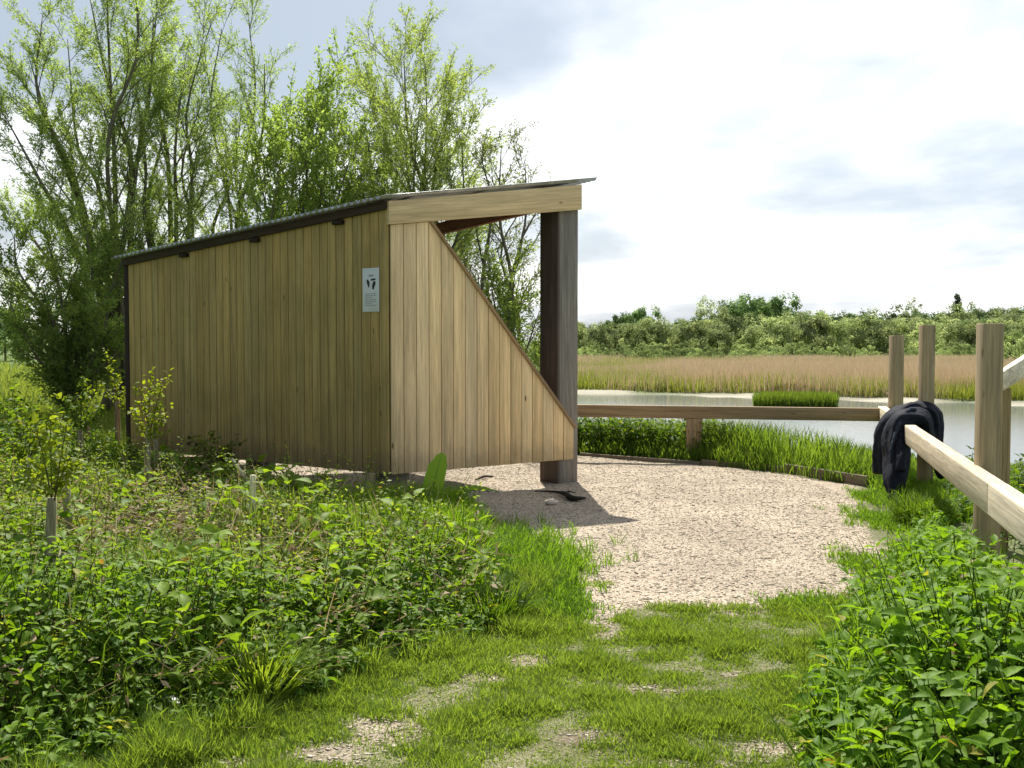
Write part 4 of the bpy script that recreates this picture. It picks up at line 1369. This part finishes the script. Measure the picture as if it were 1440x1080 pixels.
    blades(b, x, y, (0.7 + 0.6 * vnoise(x, y, 0.9, 5, 2)) * rng.uniform(0.1, 0.46, len(x)) * (0.35 + 0.65 * sstep(poly_sd(BUSHY, x, y), 0.0, 0.5)) * (0.5 + 0.5 * sstep(-shed, 0.1, 1.2)), rng.uniform(0.005, 0.009, len(x)), ((0.07, 0.13, 0.018), (0.18, 0.24, 0.045)), 0.4)
    tag(b.build('rough_grass', M['grass']), 'loose blades of grass growing up through the undergrowth on the left', 'grass', kind='stuff')
    # litter: dead stems, dry leaves
    n = 15000
    x, y = sample_poly(BUSHY, n, -6, 0, 4.0, 12)
    w = 0.5 * np.exp(-(((x - dc[0]) / 2.2) ** 2 + ((y - dc[1]) / 2.0) ** 2)) + 0.3
    k = rng.uniform(0, 1, len(x)) < w
    x, y = x[k], y[k]
    n = len(x)
    P = on_ground(x, y, 0.0) + np.stack((np.zeros(n), np.zeros(n), rng.uniform(0.01, 0.26, n)), 1)
    Dd = unit(rand_dir(n) * (1, 1, 0.5))
    v = rng.uniform(0, 1, n)
    leaf_set(dry, P, Dd, unit(rand_dir(n) * 0.6 + UP), rng.uniform(0.03, 0.09, n), rng.uniform(0.012, 0.035, n), mixcol((0.13, 0.085, 0.048), (0.46, 0.37, 0.25), v), T_DIA)
    m = n // 4
    Ds = unit(rand_dir(m) * (1, 1, 0.6) + UP * 0.35)
    leaf_set(dry, P[:m], Ds, rand_dir(m), rng.uniform(0.15, 0.5, m), 0.006, mixcol((0.24, 0.17, 0.10), (0.50, 0.40, 0.26), rng.uniform(0, 1, m)), T_BLADE)
    tag(dry.build('dead_stalks', M['dry']), 'litter of dry leaves and dead stalks lying in the undergrowth on the left', 'litter', kind='stuff')


build_nettles()
build_undergrowth()


def build_bank_plants():
    # tall grass between the low rail and the lake
    b = Bag()
    n = 26000
    x = rng.uniform(0.2, 6.6, n)
    lo = np.interp(x, [at_z(815, 641)[0], at_z(985, 654)[0], at_z(1216, 684)[0], 6.6], [at_z(815, 641)[1], at_z(985, 654)[1], at_z(1216, 684)[1], 10.5])
    y = lo + 0.1 + np.abs(rng.normal(0, 1.6, n))
    dd = y - lo
    nz = vnoise(x, y, 0.8, 15, 3)
    k = rng.uniform(0, 1, n) < 0.25 + 0.75 * sstep(nz, 0.3, 0.6)
    x, y, dd, nz = x[k], y[k], dd[k], nz[k]
    # keep the tops under the sight line to the lake on the right
    lim = EYE - np.interp((x / y) * FPX + 720, [815, 960, 1010, 1120, 1230, 1330, 1440], [590, 600, 592, 612, 630, 640, 650]) * 0
    ypx = np.interp((x / y) * FPX + 720, [815, 900, 960, 1010, 1080, 1150, 1200, 1260, 1440], [586, 586, 590, 584, 590, 600, 616, 636, 650])
    hmax = np.maximum(0.12, EYE - (ypx - HZ) / FPX * y - height(x, y))
    H = hmax * rng.uniform(0.5, 1.0, len(x)) * (0.35 + 0.65 * sstep(dd, 0.0, 0.9)) * 1.08
    H = np.minimum(H, 1.0)
    blades(b, x, y, H, rng.uniform(0.008, 0.016, len(x)), ((0.08, 0.155, 0.02), (0.20, 0.285, 0.06)), 0.16)
    tag(b.build('lakeside_grass', M['grass']), 'tall fresh grass on the bank between the low rail and the lake', 'grass', kind='stuff')
    global BASEZ
    lf, st = Bag(), Bag()
    x = rng.uniform(0.4, 3.0, 420)
    lo = np.interp(x, [at_z(815, 641)[0], at_z(985, 654)[0], 3.2], [at_z(815, 641)[1], at_z(985, 654)[1], 13.2])
    y = lo + 0.35 + np.abs(rng.normal(0, 0.8, 420))
    BASEZ = height(x, y)
    herbs(lf, st, x, y, rng.uniform(0.35, 0.62, 420), 0.085, ((0.06, 0.13, 0.016), (0.16, 0.25, 0.035), 0), 6, (0.1, 0.14, 0.05), 0.5)
    x2, y2 = rng.uniform(3.6, 6.4, 260), rng.uniform(7.0, 11.5, 260)
    rl = 2.1 + (y2 - 3.0) * (5.07 - 2.1) / 10.5
    k = x2 > rl + 0.25
    x2, y2 = x2[k], y2[k]
    BASEZ = height(x2, y2)
    herbs(lf, st, x2, y2, rng.uniform(0.2, 0.5, len(x2)), 0.075, ((0.05, 0.11, 0.016), (0.14, 0.22, 0.035), 0), 6, (0.1, 0.14, 0.05), 0.5)
    tag(lf.build('bank_nettles', M['leaf']), 'nettles on the lake bank behind the rails', 'nettles', kind='stuff')
    tag(st.build('bank_nettle_stems', M['leaf']), 'stems of the nettles on the lake bank behind the rails', 'nettles', kind='stuff')
    # field at the far left
    b = Bag()
    n = 36000
    D = 1 / (1 / 14.0 + rng.uniform(0, 1, n) * (1 / 60.0 - 1 / 14.0))
    x = (rng.uniform(-160, 215, n) - 720) / FPX * D
    x += 0
    H = rng.uniform(0.12, 0.42, n) * (0.6 + 0.8 * vnoise(x, D, 0.4, 6, 2))
    blades(b, x, D, H, 0.010 * (D / 14), ((0.11, 0.16, 0.035), (0.26, 0.30, 0.10)), 0.35, T_BLADE)
    tag(b.build('field_grass', M['grass']), 'rough pale green field grass beyond the undergrowth at the far left', 'grass', kind='stuff')


build_bank_plants()


# ------------------------------------------------------------------ single plants
def dock(px, py, label, leaves, cols, seed):
    r = np.random.default_rng(seed)
    c = at_z(px, py)
    c[2] = float(height(np.array([c[0]]), np.array([c[1]]))[0])
    root = empty('dock_plant', c, label, 'plant')
    for (az, el, L, W) in leaves:
        nseg = 17
        t = np.linspace(0, 1, nseg)
        d = np.array((math.cos(az), math.sin(az), 0))
        e = el - t * (1.15 if el < 1.2 else 0.25)
        pts = np.zeros((nseg, 3))
        for k in range(1, nseg):
            pts[k] = pts[k - 1] + (d * math.cos(e[k]) + UP * math.sin(e[k])) * L / (nseg - 1)
        pts += c
        s = np.cross(d, UP)
        if el > 1.2:
            s = unit(np.array((1.0, 0.15, 0)))
        wd = W * np.interp(t, [0, 0.14, 0.22, 0.45, 0.75, 0.93, 1], [0.06, 0.1, 0.6, 1.0, 0.9, 0.5, 0.03])
        rip = 0.009 * np.sin(t * 34 + r.uniform(0, 6))
        A = pts + s * (wd / 2)[:, None] + UP * (wd * 0.14 + rip)[:, None]
        B = pts - s * (wd / 2)[:, None] + UP * (wd * 0.14 - rip)[:, None]
        V = np.concatenate((A, pts, B))
        i = np.arange(nseg - 1)
        F = np.concatenate([np.stack((i + o, i + o + 1, i + o + 1 + nseg, i + o + nseg), 1) for o in (0, nseg)])
        b = Bag()
        b.add(V, F, mixcol(*cols, np.array([r.uniform(0, 1)]))[0])
        lf = b.build('leaf', M['glossy_leaf'], root, c, smooth=True)
        b = Bag()
        tubes(b, [pts], [np.linspace(0.007, 0.0015, nseg)], (0.30, 0.36, 0.12), 5)
        b.build('midrib', M['leaf'], lf, c)
    return root


dock(604, 728, 'big dock plant with one upright bright leaf in front of the shelter corner', [(0.3, 1.5, 0.62, 0.20), (0.0, 1.12, 0.62, 0.12), (-0.35, 1.0, 0.78, 0.13), (-0.1, 0.8, 0.6, 0.12), (2.9, 0.6, 0.45, 0.12), (-1.2, 0.6, 0.4, 0.12), (3.6, 0.9, 0.45, 0.12), (1.2, 0.9, 0.4, 0.11)], ((0.16, 0.30, 0.02), (0.22, 0.38, 0.04)), 1)
dock(172, 1005, 'dark glossy dock rosette at the lower left edge of the undergrowth', [(a, e, l, 0.095) for a, e, l in ((-0.3, 0.8, 0.32), (0.4, 0.95, 0.34), (1.2, 1.0, 0.3), (2.2, 0.9, 0.34), (3.0, 0.7, 0.3), (3.8, 0.6, 0.3), (4.5, 0.45, 0.32), (5.2, 0.55, 0.3), (5.8, 0.7, 0.34), (0.9, 1.15, 0.3))], ((0.035, 0.085, 0.018), (0.07, 0.14, 0.025)), 2)


def tussock(px, py, n, H, W, lean, label, cols, rad):
    c = at_z(px, py)
    c[2] = float(height(np.array([c[0]]), np.array([c[1]]))[0])
    b = Bag()
    a, r = rng.uniform(0, 6.28, n), rad * np.sqrt(rng.uniform(0, 1, n))
    x, y = c[0] + np.cos(a) * r, c[1] + np.sin(a) * r
    out = np.stack((np.cos(a) * r / rad * lean, np.sin(a) * r / rad * lean, np.ones(n)), 1)
    D = unit(out + rng.normal(0, 0.16, (n, 3)))
    Nn = unit(np.stack((-D[:, 0], -D[:, 1], np.full(n, 0.5)), 1) + rng.normal(0, 0.2, (n, 3)))
    leaf_set(b, on_ground(x, y, -0.01), D, Nn, H * rng.uniform(0.5, 1.1, n), W, mixcol(*cols, rng.uniform(0, 1, n)), T_BEND)
    tag(b.build('grass_tussock', M['grass'], None, c), label, 'grass', 'tussocks on the left bank')


BR = ((0.085, 0.18, 0.012), (0.20, 0.32, 0.03))
tussock(615, 800, 800, 0.36, 0.010, 0.55, 'tall bright grass tussock just in front of the big dock plant', BR, 0.35)
tussock(555, 775, 600, 0.36, 0.009, 0.6, 'bright grass tussock left of the dock plant below the shelter corner', BR, 0.3)
tussock(365, 985, 420, 0.36, 0.008, 0.8, 'drooping yellowish grass tussock at the lower left margin of the lawn', ((0.10, 0.17, 0.02), (0.24, 0.31, 0.055)), 0.12)
tussock(725, 835, 500, 0.17, 0.007, 0.9, 'dark rounded grass tussock at the point where lawn meets gravel', ((0.035, 0.075, 0.012), (0.08, 0.14, 0.02)), 0.13)
tussock(1295, 738, 700, 0.34, 0.008, 0.5, 'grass tussock growing under the hanging jacket at the foot of the fence post', ((0.05, 0.10, 0.014), (0.13, 0.20, 0.03)), 0.2)
tussock(690, 868, 420, 0.26, 0.009, 0.8, 'dark green tussock overhanging the bare soil patch', ((0.045, 0.10, 0.012), (0.11, 0.18, 0.02)), 0.2)


def sapling(px, ybase, ytop, lean_px, label, r=0.022, guard=0.0, fol=None, col=(0.16, 0.15, 0.09), leafcol=((0.13, 0.18, 0.02), (0.27, 0.33, 0.045)), nleaf=120, bare=False):
    c = at_z(px, ybase)
    D = c[1]
    c[2] = float(height(np.array([c[0]]), np.array([c[1]]))[0]) - 0.03
    top = at_y(px + lean_px, ytop, D)
    root = empty('cut_stake' if bare else 'sapling', c, label, 'stake' if bare else 'sapling', 'young trees and stakes on the left bank')
    b = Bag()
    mid = (c + top) / 2 + np.array((rng.normal(0, 0.015), 0, 0))
    r *= 1.35
    tubes(b, [spline([c, mid, top], 8)], [np.linspace(r * 1.1, r * 0.85, 8)], np.array(col) * 1.9, 7)
    b.build('stake', M['bark'], root, c)
    if guard:
        b = Bag()
        g0 = c + (top - c) * 0.0
        g1 = c + (top - c) * guard
        tubes(b, [np.array([g0, (g0 + g1) / 2, g1])], [np.full(3, r * 1.45)], (0.42, 0.39, 0.27), 9)
        b.build('guard', M['bark'], root, c)
    if fol:
        st, lf = Bag(), Bag()
        for (fx, fy) in fol:
            e = at_y(fx, fy, D + rng.uniform(-0.15, 0.15))
            s0 = c + (top - c) * rng.uniform(0.75, 1.0)
            tw = spline([s0, (s0 + e) / 2 + UP * 0.03, e], 6)
            tubes(st, [tw], [np.linspace(0.006, 0.002, 6)], (0.12, 0.10, 0.05), 4, False)
            m = int(nleaf * 1.7) // len(fol)
            t = rng.uniform(0.25, 1.05, m)[:, None]
            P = s0 + (e - s0) * t + rng.normal(0, 0.03, (m, 3))
            d = unit(rand_dir(m) + UP * 0.2)
            L = rng.uniform(0.035, 0.065, m)
            leaf_set(lf, P, d, unit(rand_dir(m) * 0.6 + UP), L, L * 0.7, mixcol(*leafcol, rng.uniform(0, 1, m)), T_OVATE)
        st.build('twigs', M['bark'], root, c)
        lf.build('foliage', M['leaf'], root, c)


sapling(75, 838, 700, -2, 'greenish stake with a pale guard at its foot nearest the left edge', 0.026, 0.42, [(50, 600), (70, 560), (95, 590), (40, 650), (100, 640)], nleaf=190)
sapling(106, 795, 665, -14, 'bare grey stake leaning left beside the guarded stake', 0.024, bare=True)
sapling(112, 690, 605, 0, 'short dark stake in the middle of the leafy saplings', 0.028, 0, [(95, 560), (118, 535), (140, 575), (80, 590)], col=(0.13, 0.12, 0.075), nleaf=220, leafcol=((0.07, 0.13, 0.02), (0.17, 0.24, 0.04)))
sapling(167, 645, 560, -2, 'stake with a pale leafy whip rising left of the dark corner post', 0.03, 0, [(150, 492), (165, 530), (180, 545), (140, 540), (190, 560)], col=(0.11, 0.085, 0.055), nleaf=150)
sapling(122, 640, 592, 0, 'small dark stake farthest back among the saplings', 0.025, 0, [(110, 560), (130, 570), (125, 545)], col=(0.1, 0.08, 0.05), nleaf=120)
sapling(206, 705, 600, 3, 'sapling with bright yellow green leaves in front of the dark corner post', 0.022, 0.4, [(212, 520), (195, 545), (228, 540), (235, 575), (190, 580), (222, 600), (232, 528)], nleaf=190, leafcol=((0.17, 0.24, 0.02), (0.32, 0.38, 0.04)))
sapling(220, 668, 590, -4, 'pale cut stake close behind the bright leaved sapling', 0.024, bare=True, col=(0.2, 0.18, 0.12))
sapling(354, 775, 668, 2, 'pale split stake standing in the dry undergrowth below the board wall', 0.020, bare=True, col=(0.36, 0.35, 0.22))
sapling(368, 722, 645, -42, 'thin pale stick leaning left against the split stake', 0.012, bare=True, col=(0.36, 0.34, 0.23))
sapling(300, 690, 655, 2, 'low bushy sapling with spotty leaves against the olive boards', 0.012, 0, [(265, 612), (285, 625), (300, 610), (322, 628), (335, 618), (310, 640), (290, 645), (330, 645)], nleaf=260, leafcol=((0.09, 0.11, 0.03), (0.2, 0.22, 0.06)))
sapling(38, 720, 640, 3, 'stake almost hidden by leaves at the left edge of the picture', 0.02, 0, [(20, 590), (45, 575), (10, 620), (60, 610), (30, 640)], nleaf=240, leafcol=((0.09, 0.15, 0.02), (0.2, 0.27, 0.04)))


def small_bits():
    # dead branch lying in the shade by the tall post
    pts = [at_z(*q) for q in ((752, 692), (778, 694), (795, 699), (805, 705), (823, 703))]
    c = pts[2]
    root = empty('dead_branch', c, 'black crooked dead branch lying in the shade at the foot of the tall post', 'branch')
    b = Bag()
    pl = spline([p + UP * h for p, h in zip(pts, (0.012, 0.02, 0.035, 0.03, 0.02))], 14)
    tubes(b, [pl], [np.array([0.006, 0.008, 0.01, 0.012, 0.014, 0.018, 0.026, 0.03, 0.034, 0.034, 0.03, 0.026, 0.02, 0.012])], (0.022, 0.019, 0.016), 7)
    b.build('stem', M['bark'], root, c)
    b = Bag()
    tubes(b, [np.array([pl[6], pl[6] + (0.05, -0.06, 0.03), pl[6] + (0.12, -0.1, 0.02)])], [np.array((0.012, 0.009, 0.004))], (0.022, 0.019, 0.016), 5)
    b.build('side_twig', M['bark'], root, c)
    p, q = at_z(668, 676), at_z(694, 671)
    b = Bag()
    tubes(b, [spline([p + UP * 0.01, (p + q) / 2 + UP * 0.03, q + UP * 0.012], 6)], [np.array((0.006, 0.012, 0.016, 0.014, 0.012, 0.006))], (0.05, 0.04, 0.03), 6)
    tag(b.build('stick', M['bark'], None, p), 'small dark stick on the sunlit gravel seen under the pale side wall', 'stick')
    # stick at the right margin
    p, q = at_z(1238, 815), at_z(1222, 797) + UP * 0.03
    b = Bag()
    tubes(b, [spline([p + UP * 0.008, (p + q) / 2 + UP * 0.035, q], 6)], [np.array((0.012, 0.011, 0.010, 0.009, 0.008, 0.005))], (0.06, 0.045, 0.03), 6)
    tag(b.build('stick', M['bark'], None, p), 'short dark stick poking from the nettles onto the gravel', 'stick')
    # plank on the ground by the back wall
    p = at_z(238, 655)
    p[2] = float(height(np.array([p[0]]), np.array([p[1]]))[0])
    b = Bag()
    beam_box(b, p + UP * 0.05, (1, -0.12, 0.0), (0.12, 1, 0), UP, 0.62, 0.16, 0.07, (0.33, 0.24, 0.15))
    tag(b.build('timber_offcut', M['rail'], None, p, bevel=0.005), 'short timber offcut lying in the plants under the board wall', 'timber')
    # pale stone in the shade
    c = at_z(776, 709)
    th, ph = np.meshgrid(np.linspace(0, 2 * math.pi, 9)[:-1], np.linspace(0.1, math.pi - 0.1, 6), indexing='ij')
    rr = 1 + 0.18 * np.sin(3 * th + ph * 2)
    V = c + UP * 0.02 + np.stack((np.sin(ph) * np.cos(th) * rr * 0.07, np.sin(ph) * np.sin(th) * rr * 0.05, np.cos(ph) * 0.03), -1).reshape(-1, 3)
    i, j = np.meshgrid(np.arange(8), np.arange(5), indexing='ij')
    F = np.stack((i * 6 + j, i * 6 + j + 1, ((i + 1) % 8) * 6 + j + 1, ((i + 1) % 8) * 6 + j), -1).reshape(-1, 4)
    b = Bag()
    b.add(V, F, (0.6, 0.52, 0.44))
    tag(b.build('stone', M['stone'], None, c, smooth=True), 'flat pale stone on the shaded gravel in front of the dead branch', 'stone')
    # loose stones and chips over the gravel and the bare patches
    n = 90000
    x, y = rng.uniform(-2.4, 3.6, n), 3.4 + 11 * rng.uniform(0, 1, n) ** 1.25
    lawn, und, pad = masks(x, y)
    k = rng.uniform(0, 1, n) < np.maximum(np.maximum(pad, sstep(bare_amount(x, y), 0.05, 0.45) * 0.95), 0.5 * (1 - lawn)) * (1 - und)
    k &= y < np.interp(x, [-3, at_z(815, 641)[0], at_z(985, 654)[0], at_z(1216, 684)[0], 5], [13.9, at_z(815, 641)[1], at_z(985, 654)[1], at_z(1216, 684)[1], 11.5]) - 0.06
    x, y = x[k], y[k]
    n = len(x)
    oct_v = np.array([(1, 0, 0), (-1, 0, 0), (0, 1, 0), (0, -1, 0), (0, 0, 1), (0, 0, -1)], float)
    oct_f = np.array([(0, 2, 4), (2, 1, 4), (1, 3, 4), (3, 0, 4), (2, 0, 5), (1, 2, 5), (3, 1, 5), (0, 3, 5)])
    s = rng.gamma(3.0, 0.0018, n).clip(0.0025, 0.022)
    ang = rng.uniform(0, 6.28, n)
    ca, sa = np.cos(ang), np.sin(ang)
    el = np.where(rng.uniform(0, 1, n) < 0.06, rng.uniform(2.5, 5.0, n), rng.uniform(0.7, 2.0, n))
    V = oct_v[None] * np.stack((s * el, s, s * rng.uniform(0.22, 0.5, n)), 1)[:, None, :] * rng.uniform(0.7, 1.25, (n, 6, 1))
    Vx = V[..., 0] * ca[:, None] - V[..., 1] * sa[:, None]
    Vy = V[..., 0] * sa[:, None] + V[..., 1] * ca[:, None]
    V = np.stack((Vx, Vy, V[..., 2]), -1) + on_ground(x, y, 0.002)[:, None, :]
    F = (oct_f[None] + (np.arange(n) * 6)[:, None, None]).reshape(-1, 3)
    t = rng.uniform(0, 1, n)
    c = mixcol((0.33, 0.27, 0.20), (0.62, 0.55, 0.44), t)
    c[rng.uniform(0, 1, n) < 0.07] = (0.10, 0.075, 0.055)
    b = Bag()
    b.add(V.reshape(-1, 3), F, np.repeat(c, 6, axis=0))
    tag(b.build('gravel_stones', M['stone']), 'loose pale pinkish gravel and chips covering the clearing', 'gravel', kind='stuff')


small_bits()
print('polygons', sum(len(o.data.polygons) for o in scene.objects if o.type == 'MESH'))
